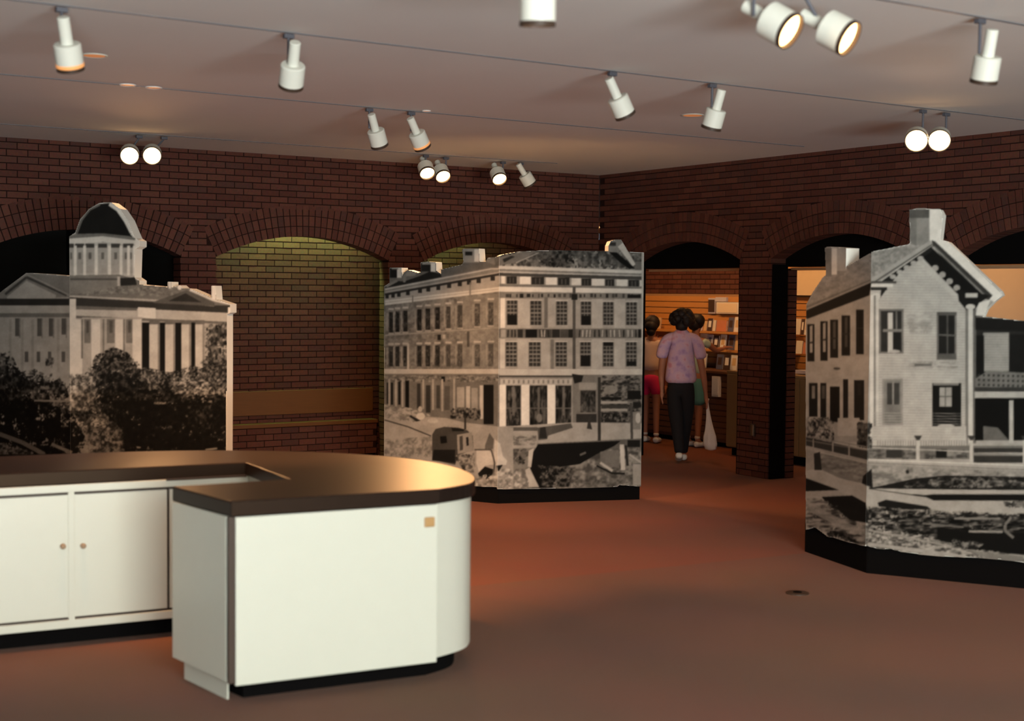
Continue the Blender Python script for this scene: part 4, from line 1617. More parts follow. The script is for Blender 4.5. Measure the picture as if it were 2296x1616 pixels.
    c.noise([(610, 790), (1100, 815), (1900, 850), (2600, 880), (2600, 1260), (1200, 1130), (610, 1030)], 0.06, 0.56, 12, 4, 1.0, -0.12)
    c.noise([(800, 850), (1700, 860), (2600, 900), (2600, 1200), (900, 1010)], 0.04, 0.46, 18, 4, 1.0, -0.22)
    c.poly([(1180, 960), (1420, 1000), (2600, 1010), (2600, 1260), (1500, 1150), (1180, 1060)], 0.055)
    c.line([(1320, 890), (1700, 890)], 16, 0.5)
    c.line([(1440, 995), (1720, 1000)], 20, 0.56)
    c.line([(1790, 880), (1740, 940), (1740, 990), (1810, 1050)], 24, 0.46)
    c.line([(1060, 930), (1400, 960)], 14, 0.44)
    c.noise([(610, 970), (800, 980), (1250, 1080), (1890, 1200), (2600, 1260), (2600, 1330), (1300, 1200), (610, 1150)], 0.26, 0.72, 12, 5)
    c.noise([(1300, 1050), (1580, 1090), (1500, 1150), (1300, 1130)], 0.1, 0.55, 7, 6)
    c.line([(615, 985), (900, 1040), (1300, 1120)], 16, 0.6)
    c.line([(615, 1100), (1000, 1150), (1350, 1195)], 30, 0.66)
    c.poly([(1430, 1150), (1890, 1200), (1890, 1250), (1600, 1225)], 0.50)
    c.grain()
    c.soft(8)
    return c


cvp = paint_house()
P3a = (2.094, 10.17)
P3f = (2.350, 9.38)
P3b = (3.70, 8.68)
sl = crop(1780, 440, 3.108, [(84, 2321), (84, 880), (70, 790), (80, 765), (135, 665), (205, 562), (225, 548), (218, 362), (235, 352), (290, 356), (365, 362), (362, 515), (370, 490), (440, 450), (528, 400), (600, 385), (600, 2470), (512, 2440), (474, 2430), (372, 2406), (271, 2376), (237, 2371), (190, 2335), (144, 2303)])
sr = crop(1780, 440, 3.108, [(450, 420), (528, 400), (560, 382), (640, 368), (700, 355), (800, 335), (812, 320), (805, 95), (870, 84), (1020, 92), (1040, 130), (1020, 305), (1045, 308), (1080, 320), (1440, 660), (1455, 690), (1400, 730), (1340, 790), (1320, 838), (1600, 870), (1800, 885), (2150, 905), (2150, 2640), (1599, 2550), (1438, 2528), (1312, 2520), (1202, 2514), (1100, 2511), (931, 2499), (762, 2478), (677, 2456), (592, 2456), (516, 2436), (450, 2410)])
root = thing('building_cutout', 'folded photo cutout of a gabled clapboard house with chimneys', 'display panel', (2.6, 9.5, 0))
cut_panel(root, P3a, P3f, sl, cvp, KT)
cut_panel(root, P3f, P3b, sr, cvp, KT)

# ------------------------------------------------------------------ small things of the hall
p = px_z(1788, 1330, 0.0)
root = thing('floor_outlet', 'dark oval outlet plate set in the carpet before the house cutout', 'floor outlet', p)
G().lathe(p, UZ, [(0, 0.072), (0.006, 0.07), (0.008, 0.06)], 28).make('plate', M['rim'], root, True)
G().lathe(p + UZ * 0.008, UZ, [(0, 0.028), (0.003, 0.026)], 20).make('cap', M['black'], root, True)

q = px_plane(1689, 964, WR(0, 0, 0), NR)
root = thing('wall_outlet', 'small steel outlet plate on the brick pier', 'outlet', q)
G().box(q + NR * -0.012, DR, NR, UZ, 0.036, 0.008, 0.062).make('plate', M['rim'], root, bevel=0.002)
G().box(q + NR * -0.024 + DR * 0.010, DR, NR, UZ, 0.018, 0.006, 0.056).make('cover', M['steel'], root, bevel=0.002)

# rolling grilles behind the right arches
for a, lab in zip(AR, ('black rolling grille housing in the arch where people walk', 'black rolling grille housing in the arch behind the house chimney', 'black rolling grille housing in the arch beside the house gable')):
    root = thing('rolling_grille', lab, 'grille', WR(a.c, 0.3, 0))
    hw = (a.b - a.a) / 2
    G().box(WR(a.c, 0.36, 2.39), DR, NR, UZ, hw + 0.10, 0.15, 0.27).make('housing', M['black'], root, bevel=0.004)
    G().box(WR(a.c, 0.28, 2.098), DR, NR, UZ, hw - 0.02, 0.03, 0.012).make('bottom_highlight', M['shopwall'], root)  # coloured strip stands in for a reddish highlight under the housing
    for sg, w in ((-1, 0.012), (1, 0.012)):
        G().box(WR(a.c + sg * (hw - w - 0.001), 0.11, 1.07), DR, NR, UZ, w, 0.095, 1.07).make('guide', M['black'], root)

# ------------------------------------------------------------------ shop behind the right arches
W3 = lambda s, v, z: WR(s, v + 2.26, z)
brick_wall('wall_shop', W3, DR, NR, -3.2, 5.2, 1.84, 2.6, [], 0.09)
g = G()
g.box(WR(1.0, 2.32, 0.92), DR, NR, UZ, 4.2, 0.05, 0.92)
g.box(WR(-3.2, 1.3, 1.35), DR, NR, UZ, 0.04, 1.0, 1.35)
g.box(WR(7.3, 1.3, 1.35), DR, NR, UZ, 0.04, 1.0, 1.35)
g.box(WR(6.2, 2.32, 1.35), DR, NR, UZ, 1.0, 0.05, 1.35)
struct(g.make('wall_shop_lower', M['shopwall']))
g = G()
g.box(WR(2.0, 1.36, 2.72), DR, NR, UZ, 5.2, 1.0, 0.03)
struct(g.make('ceiling_shop', M['ceiling']))
brick_wall('wall_pier_back', lambda s_, v, z: WR(s_, v + 0.21, z), DR, NR, 2.46, 2.925, 0.0, 2.1, [], 0.11)
# slat boards
sw = thing('slat_wall', 'honey wood slat wall behind the shop shelves', 'slat wall', WR(-0.3, 2.2, 0))
k = 0
z = 0.96
while z < 1.79:
    G().box(WR(-0.3, 2.235, z + 0.036), DR, NR, UZ, 2.85, 0.022, 0.034).make('slat', M['slat'], sw)
    z += 0.078
# header boards
root = thing('header_board', 'cream lit header board seen through the arch beside the pier', 'sign board', WR(1.1, 2.1, 1.83))
G().box(WR(1.2, 2.14, 1.985), DR, NR, UZ, 0.52, 0.02, 0.15).make('panel', M['cream'], root)
G().box(WR(1.2, 2.13, 2.155), DR, NR, UZ, 0.52, 0.03, 0.02).make('top_strip', M['slat'], root)
root = thing('header_board', 'pinkish cream board seen beside the house gable', 'sign board', WR(4.0, 2.1, 1.6))
G().box(WR(4.3, 2.14, 1.86), DR, NR, UZ, 0.85, 0.02, 0.27).make('panel', M['cream'], root)
G().box(WR(4.3, 2.13, 2.15), DR, NR, UZ, 0.85, 0.03, 0.02).make('top_strip', M['slat'], root)
o = G().box(WR(3.72, 2.09, 1.66), DR, NR, UZ, 0.07, 0.02, 0.05).make('card_holder', M['slat'])
tag(o, 'small orange card holder on the pinkish cream board', 'card holder')


# cabinets
def cabinet(s0, s1, v0, v1, h, label, n):
    root = thing('shop_cabinet', label, 'cabinet', WR((s0 + s1) / 2, (v0 + v1) / 2, 0))
    sm, vm = (s0 + s1) / 2, (v0 + v1) / 2
    G().box(WR(sm, vm, (0.1 + h - 0.03) / 2), DR, NR, UZ, (s1 - s0) / 2 - 0.01, (v1 - v0) / 2 - 0.01, (h - 0.13) / 2).make('carcass', M['cab'], root)
    G().box(WR(sm, vm, h - 0.015), DR, NR, UZ, (s1 - s0) / 2, (v1 - v0) / 2, 0.015).make('worktop', M['cab'], root, bevel=0.003)
    G().box(WR(sm, vm + 0.03, 0.05), DR, NR, UZ, (s1 - s0) / 2 - 0.03, (v1 - v0) / 2 - 0.04, 0.05).make('toe_kick', M['black'], root)
    w = (s1 - s0 - 0.02) / n
    for i in range(n):
        G().box(WR(s0 + 0.01 + w * (i + 0.5), v0 + 0.004, (0.1 + h - 0.03) / 2), DR, NR, UZ, w / 2 - 0.004, 0.009, (h - 0.15) / 2).make('door', M['cab'], root, bevel=0.002)
    return root


cabinet(1.06, 4.6, 1.05, 1.65, 0.97, 'tan shop cabinet standing behind the brick pier', 6)
# slatted display stand with shelves
st = thing('display_stand', 'brown slatted book display stand in the shop', 'display stand', WR(-0.6, 1.7, 0))
S0, S1 = -2.6, 0.55
dark = wood_mat('dark_slat', (0.085, 0.030, 0.012), (0.13, 0.05, 0.02), 0.6)
G().box(WR((S0 + S1) / 2, 1.85, 0.47), DR, NR, UZ, (S1 - S0) / 2, 0.30, 0.41).make('body', dark, st)
G().box(WR((S0 + S1) / 2, 1.88, 0.03), DR, NR, UZ, (S1 - S0) / 2 - 0.03, 0.26, 0.03).make('plinth', M['black'], st)
z = 0.10
while z < 0.84:
    G().box(WR((S0 + S1) / 2, 1.542, z + 0.03), DR, NR, UZ, (S1 - S0) / 2, 0.010, 0.028).make('slat', dark, st)
    z += 0.07
shelf_z = {}
for nm, z, v0, v1 in (('counter', 0.90, 1.50, 2.20), ('mid', 1.14, 1.86, 2.20), ('high', 1.36, 1.92, 2.20)):
    G().box(WR((S0 + 1.05) / 2, (v0 + v1) / 2, z), DR, NR, UZ, (1.05 - S0) / 2, (v1 - v0) / 2, 0.012).make('shelf', M['slat'] if nm != 'counter' else dark, st)
    shelf_z[nm] = (z + 0.012, v0)
shelf_z['low'] = (0.912, 1.72)
bookcols = [(0.70, 0.62, 0.52), (0.06, 0.03, 0.02), (0.55, 0.20, 0.10), (0.55, 0.50, 0.55), (0.75, 0.70, 0.66), (0.30, 0.10, 0.05), (0.10, 0.10, 0.16), (0.62, 0.42, 0.22)]
BM = [plain('book_cover_%d' % i, c_, 0.45, 0.4) for i, c_ in enumerate(bookcols)]
bnames = ['cream', 'black', 'rust red', 'lavender grey', 'white', 'dark red', 'navy', 'ochre']
brng = random.Random(3)


def book(x0, x1, y0, shelf, ci, tilt=0.12):
    """a book standing on a shelf, face out, spanning picture columns x0..x1, top at row y0"""
    zs, v0 = shelf_z[shelf]
    v = v0 + 0.09
    a = px_plane(x0, y0, WR(0, v, 0), NR)
    b = px_plane(x1, y0, WR(0, v, 0), NR)
    s0, s1 = (a - CORNER).dot(DR), (b - CORNER).dot(DR)
    h = min(max(a.z - zs, 0.08), 0.185)
    up = (UZ + NR * tilt).normalized()
    nn = DR.cross(up) * -1
    c0 = WR((s0 + s1) / 2, v + 0.02, zs + 0.003)
    w = (s1 - s0) / 2
    lab = '%s book on the %s shelf of the shop display' % (bnames[ci], {'counter': 'counter', 'low': 'lowest', 'mid': 'middle', 'high': 'top'}[shelf])
    if x0 > 1700:
        lab += ', seen past the brick pier'
    elif x0 < 1500:
        lab += ', behind the magenta shorts'
    root = thing('book', lab, 'book', c0, 'shop books ' + shelf + ' ' + bnames[ci])
    fwd = nn if nn.dot(NR) > 0 else -nn
    G().box(c0 + up * (h / 2) - fwd * 0.006, DR, fwd, up, w, 0.002, h / 2).make('cover', BM[ci], root)
    G().box(c0 + up * (h / 2) + fwd * 0.004, DR, fwd, up, w - 0.004, 0.008, h / 2 - 0.004).make('pages', M['paper'], root)
    if ci in (1, 3, 4, 6):
        G().box(c0 + up * (h * 0.55) - fwd * 0.0085, DR, fwd, up, w * 0.6, 0.0008, h * 0.25).make('cover_picture', BM[(ci + 3) % 8], root)


for args in ((1564, 1572, 716, 'high', 3), (1576, 1582, 720, 'high', 7), (1584, 1594, 714, 'high', 1), (1596, 1602, 718, 'high', 0), (1604, 1626, 718, 'high', 2), (1630, 1642, 712, 'high', 6), (1644, 1655, 708, 'high', 4),
             (1566, 1582, 747, 'mid', 0), (1584, 1594, 750, 'mid', 3), (1597, 1608, 752, 'mid', 1), (1612, 1624, 748, 'mid', 4), (1630, 1644, 745, 'mid', 6), (1646, 1656, 750, 'mid', 7),
             (1604, 1618, 787, 'low', 6), (1620, 1634, 786, 'low', 1), (1636, 1650, 784, 'low', 4), (1566, 1580, 790, 'low', 0),
             (1450, 1463, 705, 'high', 5), (1468, 1478, 712, 'high', 7), (1450, 1470, 750, 'mid', 2), (1474, 1486, 752, 'mid', 5), (1452, 1464, 788, 'low', 0),
             (1778, 1792, 706, 'high', 0), (1794, 1800, 704, 'high', 1), (1802, 1810, 702, 'high', 4), (1782, 1796, 764, 'mid', 0), (1798, 1808, 768, 'mid', 2)):
    book(*args)


def card(name, label, cat, x0, x1, y0, y1, v, mat, thick=0.02, extra=None):
    a = px_plane(x0, y0, WR(0, v, 0), NR)
    b = px_plane(x1, y1, WR(0, v, 0), NR)
    s0, s1 = (a - CORNER).dot(DR), (b - CORNER).dot(DR)
    root = thing(name, label, cat, WR((s0 + s1) / 2, v, b.z))
    G().box(WR((s0 + s1) / 2, v + thick, (a.z + b.z) / 2), DR, NR, UZ, (s1 - s0) / 2, thick, (a.z - b.z) / 2).make('board', mat, root, bevel=0.003)
    if extra:
        G().box(WR((s0 + s1) / 2, v - 0.003, (a.z + b.z) / 2), DR, NR, UZ, (s1 - s0) / 2 * 0.86, 0.003, (a.z - b.z) / 2 * 0.8).make('face', extra, root)
    return root


card('price_board', 'cream sign board hung on the slat wall above the books', 'sign', 1606, 1656, 677, 704, 2.16, M['paper'], extra=M['cream'])
card('poster', 'lavender poster strip hung on the slat wall', 'poster', 1588, 1603, 668, 703, 2.18, BM[3], extra=BM[1])
card('poster', 'pale lavender header card beside the cream sign board', 'poster', 1604, 1628, 666, 676, 2.18, BM[3])
card('leaflet_rack', 'white striped leaflet rack fixed on the display stand front', 'rack', 1596, 1611, 843, 890, 1.49, M['paper'], extra=BM[4])
card('box', 'grey box lying on the tan cabinet behind the pier', 'box', 1780, 1806, 829, 839, 1.25, BM[3], 0.1)
wl = px_plane(1577, 745, WR(0, 2.0, 0), NR)

for (s, e) in ((-1.5, 17), (0.0, 17), (1.6, 14), (3.9, 12)):
    d = bpy.data.lights.new('shop_lamp', 'AREA')
    d.shape = 'DISK'
    d.size, d.energy, d.color = 0.25, e, (1.0, 0.52, 0.20)
    o = bpy.data.objects.new('shop_lamp', d)
    o.location = WR(s, 1.0, 2.66)
    o.rotation_euler = (NR * 0.75 - UZ).to_track_quat('-Z', 'Y').to_euler()
    COL.objects.link(o)


# ------------------------------------------------------------------ people
def skin(name, chains, mat, parent, sub=2, smooth=True):
    """chains: lists of (point, radius or (rx, ry)); points may repeat to join chains"""
    verts, rad, edges, idx = [], [], [], {}

    def vid(p, r):
        k = tuple(round(c_, 4) for c_ in p)
        if k not in idx:
            idx[k] = len(verts)
            verts.append(Vector(p))
            rad.append(r if isinstance(r, tuple) else (r, r))
        return idx[k]
    for ch in chains:
        ids = [vid(p, r) for p, r in ch]
        edges += list(zip(ids[:-1], ids[1:]))
    me = bpy.data.meshes.new(name)
    me.from_pydata([tuple(v) for v in verts], edges, [])
    o = bpy.data.objects.new(name, me)
    COL.objects.link(o)
    md = o.modifiers.new('skin', 'SKIN')
    md.use_smooth_shade = smooth
    md.branch_smoothing = 0.6
    lay = me.skin_vertices[0].data
    for i, r in enumerate(rad):
        lay[i].radius = r
        lay[i].use_root = (i == 0)
    ss = o.modifiers.new('sub', 'SUBSURF')
    ss.levels = ss.render_levels = sub
    dg = bpy.context.evaluated_depsgraph_get()
    m2 = bpy.data.meshes.new_from_object(o.evaluated_get(dg))
    o.modifiers.clear()
    o.data = m2
    m2.name = name
    bpy.data.meshes.remove(me)
    m2.materials.clear()
    m2.materials.append(mat)
    m2.polygons.foreach_set('use_smooth', [True] * len(m2.polygons))
    if parent:
        o.parent = parent
    return o


def person(label, base, face, hgt, arms, legs, tilt=0.0):
    """figure in its own frame: +y = facing, +x = its right, z up, sizes for 1.66 m scaled to hgt"""
    root = thing('person', label, 'person', base)
    k = hgt / 1.66
    fy = Vector(face).normalized()
    fx = Vector((fy.y, -fy.x, 0))

    def T(p):
        return (fx * p[0] + fy * p[1] + UZ * p[2]) * k
    return root, T, k


def T_chain(T, k, ch):
    return [(T(p), tuple(q * k for q in r) if isinstance(r, tuple) else r * k) for p, r in ch]


def hand(T, k, wrist, dirv, side):
    """chains of a relaxed hand hanging from the wrist along dirv"""
    w, d = Vector(wrist), Vector(dirv).normalized()
    f = Vector((0, 1, 0))
    f = (f - d * f.dot(d)).normalized()
    palm = w + d * 0.075
    ch = [[(w, 0.024), (tuple(w + d * 0.035), 0.030), (tuple(palm), 0.030)]]
    for i, (o_, L) in enumerate(((-0.028, 0.058), (-0.010, 0.072), (0.009, 0.074), (0.027, 0.066))):
        b = palm + f * o_ * 1.0
        ch.append([(tuple(palm), 0.030), (tuple(b + d * 0.022), 0.0105), (tuple(b + d * (0.022 + L * 0.5) + f * 0.004), 0.0095), (tuple(b + d * (0.02 + L) + f * 0.004 + Vector((-side * 0.012, 0, 0))), 0.0085)])
    ch.append([(tuple(w + d * 0.035), 0.030), (tuple(w + d * 0.055 + f * 0.045), 0.012), (tuple(w + d * 0.095 + f * 0.058), 0.010)])
    return [T_chain(T, k, c_) for c_ in ch]


AWAY = Vector((0.10, 1.0, 0))
# --- woman in the arch
pb = px_z(1524, 1036, 0.0)
root, T, k = person('person in a lavender print shirt and black trousers walking into the shop', pb, AWAY, 1.66, None, None)
W1 = (-0.205, 0.02, 0.80)
W2_ = (0.275, 0.09, 0.74)
body = [
    [((0, 0, 0.92), (0.15, 0.10)), ((0, 0.01, 1.08), (0.13, 0.09)), ((0, 0.02, 1.25), (0.15, 0.095)), ((0, 0.02, 1.36), (0.13, 0.08)), ((0, 0.02, 1.43), 0.055), ((0, 0.045, 1.50), 0.062), ((0.0, 0.05, 1.57), 0.088), ((0.0, 0.055, 1.62), 0.060)],
    [((0, 0.02, 1.36), (0.13, 0.08)), ((-0.165, 0.02, 1.355), 0.052), ((-0.205, 0.0, 1.10), 0.042), ((-0.215, 0.03, 0.95), 0.036), (W1, 0.024)],
    [((0, 0.02, 1.36), (0.13, 0.08)), ((0.165, 0.02, 1.355), 0.052), ((0.215, 0.02, 1.09), 0.042), ((0.25, 0.05, 0.92), 0.036), (W2_, 0.024)],
    [((0, 0, 0.92), (0.15, 0.10)), ((-0.080, 0.0, 0.82), 0.085), ((-0.045, -0.01, 0.48), 0.055), ((-0.010, -0.11, 0.11), 0.036), ((-0.010, -0.04, 0.04), 0.030)],
    [((0, 0, 0.92), (0.15, 0.10)), ((0.080, 0.0, 0.82), 0.085), ((0.065, 0.07, 0.48), 0.055), ((0.045, 0.18, 0.09), 0.036), ((0.045, 0.28, 0.04), 0.030)],
]
chains = [T_chain(T, k, c_) for c_ in body] + hand(T, k, W1, (0.02, 0.0, -1), -1) + hand(T, k, W2_, (0.12, 0.05, -1), 1)
skin('body', chains, M['skin'], root)
shirt = [
    [((0, 0.0, 0.84), (0.200, 0.140)), ((0, 0.0, 0.95), (0.185, 0.132)), ((0, 0.005, 1.07), (0.170, 0.118)), ((0, 0.02, 1.22), (0.176, 0.120)), ((0, 0.02, 1.35), (0.160, 0.112)), ((0, 0.026, 1.43), (0.085, 0.082)), ((0, 0.03, 1.46), (0.066, 0.066))],
    [((0, 0.02, 1.35), (0.160, 0.112)), ((-0.10, 0.02, 1.365), 0.092), ((-0.165, 0.02, 1.335), 0.080), ((-0.205, 0.01, 1.20), 0.072), ((-0.22, 0.0, 1.12), 0.070)],
    [((0, 0.02, 1.35), (0.160, 0.112)), ((0.10, 0.02, 1.365), 0.092), ((0.165, 0.02, 1.335), 0.080), ((0.205, 0.015, 1.20), 0.072), ((0.22, 0.01, 1.12), 0.070)],
]
skin('shirt', [T_chain(T, k, c_) for c_ in shirt], M['shirt'], root)
tro = [
    [((0, 0, 0.98), (0.160, 0.115)), ((0, 0, 0.88), (0.175, 0.128))],
    [((0, 0, 0.88), (0.175, 0.128)), ((-0.080, 0.0, 0.76), 0.108), ((-0.045, -0.01, 0.48), 0.080), ((-0.010, -0.10, 0.15), 0.056), ((-0.008, -0.11, 0.105), 0.054)],
    [((0, 0, 0.88), (0.175, 0.128)), ((0.080, 0.0, 0.76), 0.108), ((0.065, 0.07, 0.48), 0.078), ((0.045, 0.17, 0.13), 0.054), ((0.043, 0.18, 0.08), 0.052)],
]
skin('trousers', [T_chain(T, k, c_) for c_ in tro], M['trouser'], root)
for (x, y, z, fr) in ((-0.010, -0.10, 0.062, -1), (0.045, 0.21, 0.038, 1)):
    ch = [((x, y - 0.06, z + (0.035 if fr < 0 else 0)), (0.042, 0.040)), ((x, y + 0.03, z + (0.008 if fr < 0 else -0.002)), (0.046, 0.040)), ((x, y + 0.11, z - 0.010 if fr > 0 else z - 0.026), (0.046, 0.030)), ((x, y + 0.17, z - 0.016 if fr > 0 else z - 0.040), (0.034, 0.021))]
    skin('shoe', [T_chain(T, k, ch)], M['shoe'], root)
hair = []
hr = random.Random(5)
for i in range(46):
    t, f_ = hr.uniform(0, 2 * math.pi), hr.uniform(-0.25, 1.0)
    rr = math.sqrt(max(0, 1 - f_ * f_ * 0.9))
    c0 = Vector((math.cos(t) * 0.095 * rr, 0.045 + math.sin(t) * 0.105 * rr, 1.555 + f_ * 0.085))
    if c0.y > 0.11 and c0.z < 1.58:
        continue
    hair.append((c0, hr.uniform(0.042, 0.060)))
bm = bmesh.new()
for c0, r0 in hair + [(Vector((0, 0.03, 1.56)), 0.102), (Vector((0, 0.0, 1.49)), 0.07)]:
    bmesh.ops.create_icosphere(bm, subdivisions=2, radius=r0 * k, matrix=Matrix.Translation(T(c0)))
me = bpy.data.meshes.new('hair')
bm.to_mesh(me)
bm.free()
me.materials.append(M['hair'])
me.polygons.foreach_set('use_smooth', [True] * len(me.polygons))
o = bpy.data.objects.new('hair', me)
COL.objects.link(o)
o.parent = root
# earring / clip at the left side of the head
o = skin('hair_clip', [T_chain(T, k, [((-0.115, 0.07, 1.60), 0.010), ((-0.122, 0.06, 1.55), 0.018), ((-0.118, 0.05, 1.51), 0.012)])], M['shoe'], root)
# plastic bag held in the right hand
hb = pb + T((0.290, 0.10, 0.66))
bag = thing('plastic_bag', 'white plastic carrier bag hanging from the walking person\'s hand', 'bag', hb)
prof = [(0.0, 0.014), (0.06, 0.016), (0.16, 0.024), (0.28, 0.042), (0.38, 0.066), (0.46, 0.074), (0.52, 0.060), (0.535, 0.02)]
V, Fs = [], []
n = 20
for i, (dz, r0) in enumerate(prof):
    for j in range(n):
        t = 2 * math.pi * j / n
        rr = r0 * (1 + 0.14 * math.sin(5 * t + i) + 0.06 * math.sin(9 * t))
        V.append((math.cos(t) * rr + 0.10 * dz, math.sin(t) * rr * 0.55, -dz))
for i in range(len(prof) - 1):
    for j in range(n):
        Fs.append((i * n + j, i * n + (j + 1) % n, (i + 1) * n + (j + 1) % n, (i + 1) * n + j))
Fs.append(tuple((len(prof) - 1) * n + j for j in range(n)))
o = fix_normals(mesh_obj('sack', V, Fs, M['bag'], bag, True))
o = skin('handle', [[(Vector((-0.012, 0, 0.035)), 0.007), (Vector((0.006, 0, 0.0)), 0.009), (Vector((0.01, 0, -0.08)), 0.012)], [(Vector((0.02, 0, 0.035)), 0.007), (Vector((0.006, 0, 0.0)), 0.009)]], M['bag'], bag, 1)

# --- boy reaching for a shelf
pb2 = px_z(1552, 1002, 0.0)
root, T, k = person('child with dark hair in a pale mint shirt reaching towards the books', pb2, Vector((0.75, 0.65, 0)), 1.58, None, None)
Wa = (0.05, 0.50, 1.235)
Wb = (-0.21, 0.06, 0.82)
body = [
    [((0, 0, 0.90), (0.14, 0.10)), ((0, 0.01, 1.08), (0.12, 0.09)), ((0, 0.02, 1.24), (0.14, 0.09)), ((0, 0.02, 1.35), (0.12, 0.08)), ((0, 0.03, 1.43), 0.05), ((0, 0.05, 1.50), 0.06), ((0, 0.06, 1.565), 0.086), ((0, 0.06, 1.62), 0.06)],
    [((0, 0.02, 1.35), (0.12, 0.08)), ((0.155, 0.03, 1.34), 0.048), ((0.14, 0.26, 1.22), 0.038), (Wa, 0.024)],
    [((0, 0.02, 1.35), (0.12, 0.08)), ((-0.155, 0.02, 1.34), 0.048), ((-0.20, 0.0, 1.08), 0.038), (Wb, 0.024)],
    [((0, 0, 0.90), (0.14, 0.10)), ((-0.08, 0.0, 0.80), 0.08), ((-0.08, 0.02, 0.46), 0.052), ((-0.08, 0.0, 0.09), 0.036), ((-0.08, 0.08, 0.04), 0.03)],
    [((0, 0, 0.90), (0.14, 0.10)), ((0.08, 0.0, 0.80), 0.08), ((0.085, 0.02, 0.46), 0.052), ((0.085, 0.0, 0.09), 0.036), ((0.085, 0.08, 0.04), 0.03)],
    [(Wa, 0.024), ((0.045, 0.545, 1.245), 0.028), ((0.045, 0.59, 1.25), 0.026), ((0.025, 0.64, 1.255), 0.010), ((0.02, 0.67, 1.245), 0.008)],
    [((0.045, 0.59, 1.25), 0.026), ((0.045, 0.648, 1.255), 0.010), ((0.045, 0.68, 1.24), 0.008)],
    [((0.045, 0.59, 1.25), 0.026), ((0.065, 0.645, 1.255), 0.010), ((0.07, 0.672, 1.245), 0.008)],
    [((0.045, 0.59, 1.25), 0.026), ((0.083, 0.63, 1.252), 0.010), ((0.09, 0.655, 1.245), 0.008)],
    [((0.045, 0.545, 1.245), 0.028), ((0.005, 0.57, 1.265), 0.011), ((-0.01, 0.60, 1.27), 0.009)],
]
skin('body', [T_chain(T, k, c_) for c_ in body] + hand(T, k, Wb, (0.02, 0.05, -1), -1), M['skin'], root)
skin('shirt', [T_chain(T, k, c_) for c_ in [
    [((0, 0.0, 0.88), (0.165, 0.12)), ((0, 0.01, 1.06), (0.145, 0.108)), ((0, 0.02, 1.24), (0.16, 0.11)), ((0, 0.02, 1.34), (0.14, 0.095)), ((0, 0.03, 1.42), 0.062)],
    [((0, 0.02, 1.34), (0.14, 0.095)), ((0.155, 0.03, 1.33), 0.064), ((0.155, 0.14, 1.28), 0.060)],
    [((0, 0.02, 1.34), (0.14, 0.095)), ((-0.155, 0.02, 1.33), 0.064), ((-0.19, 0.01, 1.18), 0.060)]]], M['mint'], root)
skin('shorts', [T_chain(T, k, c_) for c_ in [
    [((0, 0, 0.95), (0.15, 0.11)), ((0, 0, 0.86), (0.165, 0.122))],
    [((0, 0, 0.86), (0.165, 0.122)), ((-0.085, 0.0, 0.74), 0.10), ((-0.085, 0.01, 0.52), 0.092)],
    [((0, 0, 0.86), (0.165, 0.122)), ((0.085, 0.0, 0.74), 0.10), ((0.088, 0.01, 0.52), 0.092)]]], M['navy'], root)
for x in (-0.08, 0.085):
    skin('sock', [T_chain(T, k, [((x, 0.0, 0.17), 0.045), ((x, 0.0, 0.09), 0.043)])], M['paper'], root)
    skin('shoe', [T_chain(T, k, [((x, -0.05, 0.042), (0.038, 0.038)), ((x, 0.04, 0.042), (0.044, 0.040)), ((x, 0.12, 0.034), (0.046, 0.032)), ((x, 0.18, 0.028), (0.036, 0.024))])], M['shoe'], root)
bm = bmesh.new()
for c0, r0 in [(Vector((0, 0.045, 1.585)), 0.102), (Vector((0, 0.0, 1.55)), 0.08), (Vector((0.04, 0.04, 1.60)), 0.08), (Vector((-0.04, 0.04, 1.60)), 0.08), (Vector((0, 0.10, 1.63)), 0.05)]:
    bmesh.ops.create_icosphere(bm, subdivisions=3, radius=r0 * k, matrix=Matrix.Translation(T(c0)))
me = bpy.data.meshes.new('hair')
bm.to_mesh(me)
bm.free()
me.materials.append(M['hair'])
me.polygons.foreach_set('use_smooth', [True] * len(me.polygons))
o = bpy.data.objects.new('hair', me)
COL.objects.link(o)
o.parent = root

# --- third visitor, half hidden by the corner building cutout
pb3 = px_z(1457, 992, 0.0)
root, T, k = person('person in magenta shorts half hidden behind the corner building cutout', pb3, Vector((0.35, 0.94, 0)), 1.55, None, None)
Wa = (0.20, 0.03, 0.80)
Wb = (-0.21, 0.06, 0.80)
body = [
    [((0, 0, 0.90), (0.14, 0.10)), ((0, 0.01, 1.08), (0.12, 0.09)), ((0, 0.02, 1.24), (0.14, 0.09)), ((0, 0.02, 1.35), (0.12, 0.08)), ((0, 0.03, 1.43), 0.05), ((0, 0.05, 1.50), 0.06), ((0, 0.06, 1.565), 0.086), ((0, 0.06, 1.62), 0.06)],
    [((0, 0.02, 1.35), (0.12, 0.08)), ((0.155, 0.03, 1.34), 0.048), ((0.195, 0.0, 1.08), 0.038), (Wa, 0.024)],
    [((0, 0.02, 1.35), (0.12, 0.08)), ((-0.155, 0.02, 1.34), 0.048), ((-0.20, 0.0, 1.08), 0.038), (Wb, 0.024)],
    [((0, 0, 0.90), (0.14, 0.10)), ((-0.08, 0.0, 0.80), 0.08), ((-0.08, 0.05, 0.46), 0.052), ((-0.08, 0.05, 0.09), 0.036), ((-0.08, 0.13, 0.04), 0.03)],
    [((0, 0, 0.90), (0.14, 0.10)), ((0.08, 0.0, 0.80), 0.08), ((0.085, -0.02, 0.46), 0.052), ((0.10, -0.06, 0.09), 0.036), ((0.10, 0.02, 0.04), 0.03)],
]
skin('body', [T_chain(T, k, c_) for c_ in body] + hand(T, k, Wa, (0.02, 0.0, -1), 1) + hand(T, k, Wb, (0.02, 0.05, -1), -1), M['skin'], root)
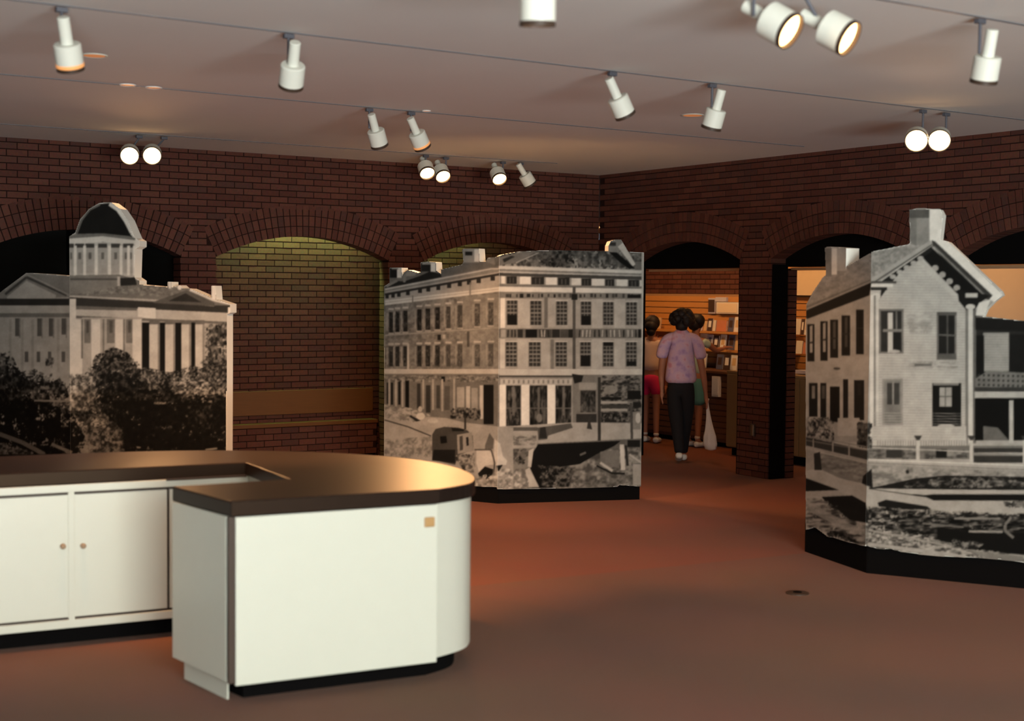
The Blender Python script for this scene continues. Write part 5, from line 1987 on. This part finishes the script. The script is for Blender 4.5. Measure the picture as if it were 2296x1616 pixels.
skin('top', [T_chain(T, k, c_) for c_ in [
    [((0, 0.0, 0.92), (0.155, 0.115)), ((0, 0.01, 1.08), (0.14, 0.105)), ((0, 0.02, 1.24), (0.155, 0.105)), ((0, 0.02, 1.34), (0.135, 0.09)), ((0, 0.03, 1.42), 0.06)],
    [((0, 0.02, 1.34), (0.135, 0.09)), ((0.155, 0.03, 1.33), 0.062), ((0.185, 0.01, 1.20), 0.058)],
    [((0, 0.02, 1.34), (0.135, 0.09)), ((-0.155, 0.02, 1.33), 0.062), ((-0.19, 0.01, 1.20), 0.058)]]], M['salmon'], root)
skin('shorts', [T_chain(T, k, c_) for c_ in [
    [((0, 0, 0.95), (0.15, 0.112)), ((0, 0, 0.86), (0.165, 0.124))],
    [((0, 0, 0.86), (0.165, 0.124)), ((-0.085, 0.01, 0.76), 0.10), ((-0.085, 0.02, 0.60), 0.094)],
    [((0, 0, 0.86), (0.165, 0.124)), ((0.085, 0.0, 0.76), 0.10), ((0.088, -0.01, 0.60), 0.094)]]], M['pink'], root)
for x, y in ((-0.08, 0.05), (0.10, -0.06)):
    skin('sock', [T_chain(T, k, [((x, y, 0.15), 0.046), ((x, y, 0.09), 0.045)])], M['paper'], root)
    skin('shoe', [T_chain(T, k, [((x, y - 0.05, 0.046), (0.042, 0.042)), ((x, y + 0.04, 0.046), (0.048, 0.044)), ((x, y + 0.12, 0.036), (0.050, 0.034)), ((x, y + 0.18, 0.028), (0.038, 0.024))])], M['shoe'], root)
bm = bmesh.new()
for c0, r0 in [(Vector((0, 0.045, 1.585)), 0.102), (Vector((0, 0.0, 1.54)), 0.085), (Vector((0, -0.02, 1.47)), 0.06)]:
    bmesh.ops.create_icosphere(bm, subdivisions=3, radius=r0 * k, matrix=Matrix.Translation(T(c0)))
me = bpy.data.meshes.new('hair')
bm.to_mesh(me)
bm.free()
me.materials.append(M['hair'])
me.polygons.foreach_set('use_smooth', [True] * len(me.polygons))
o = bpy.data.objects.new('hair', me)
COL.objects.link(o)
o.parent = root
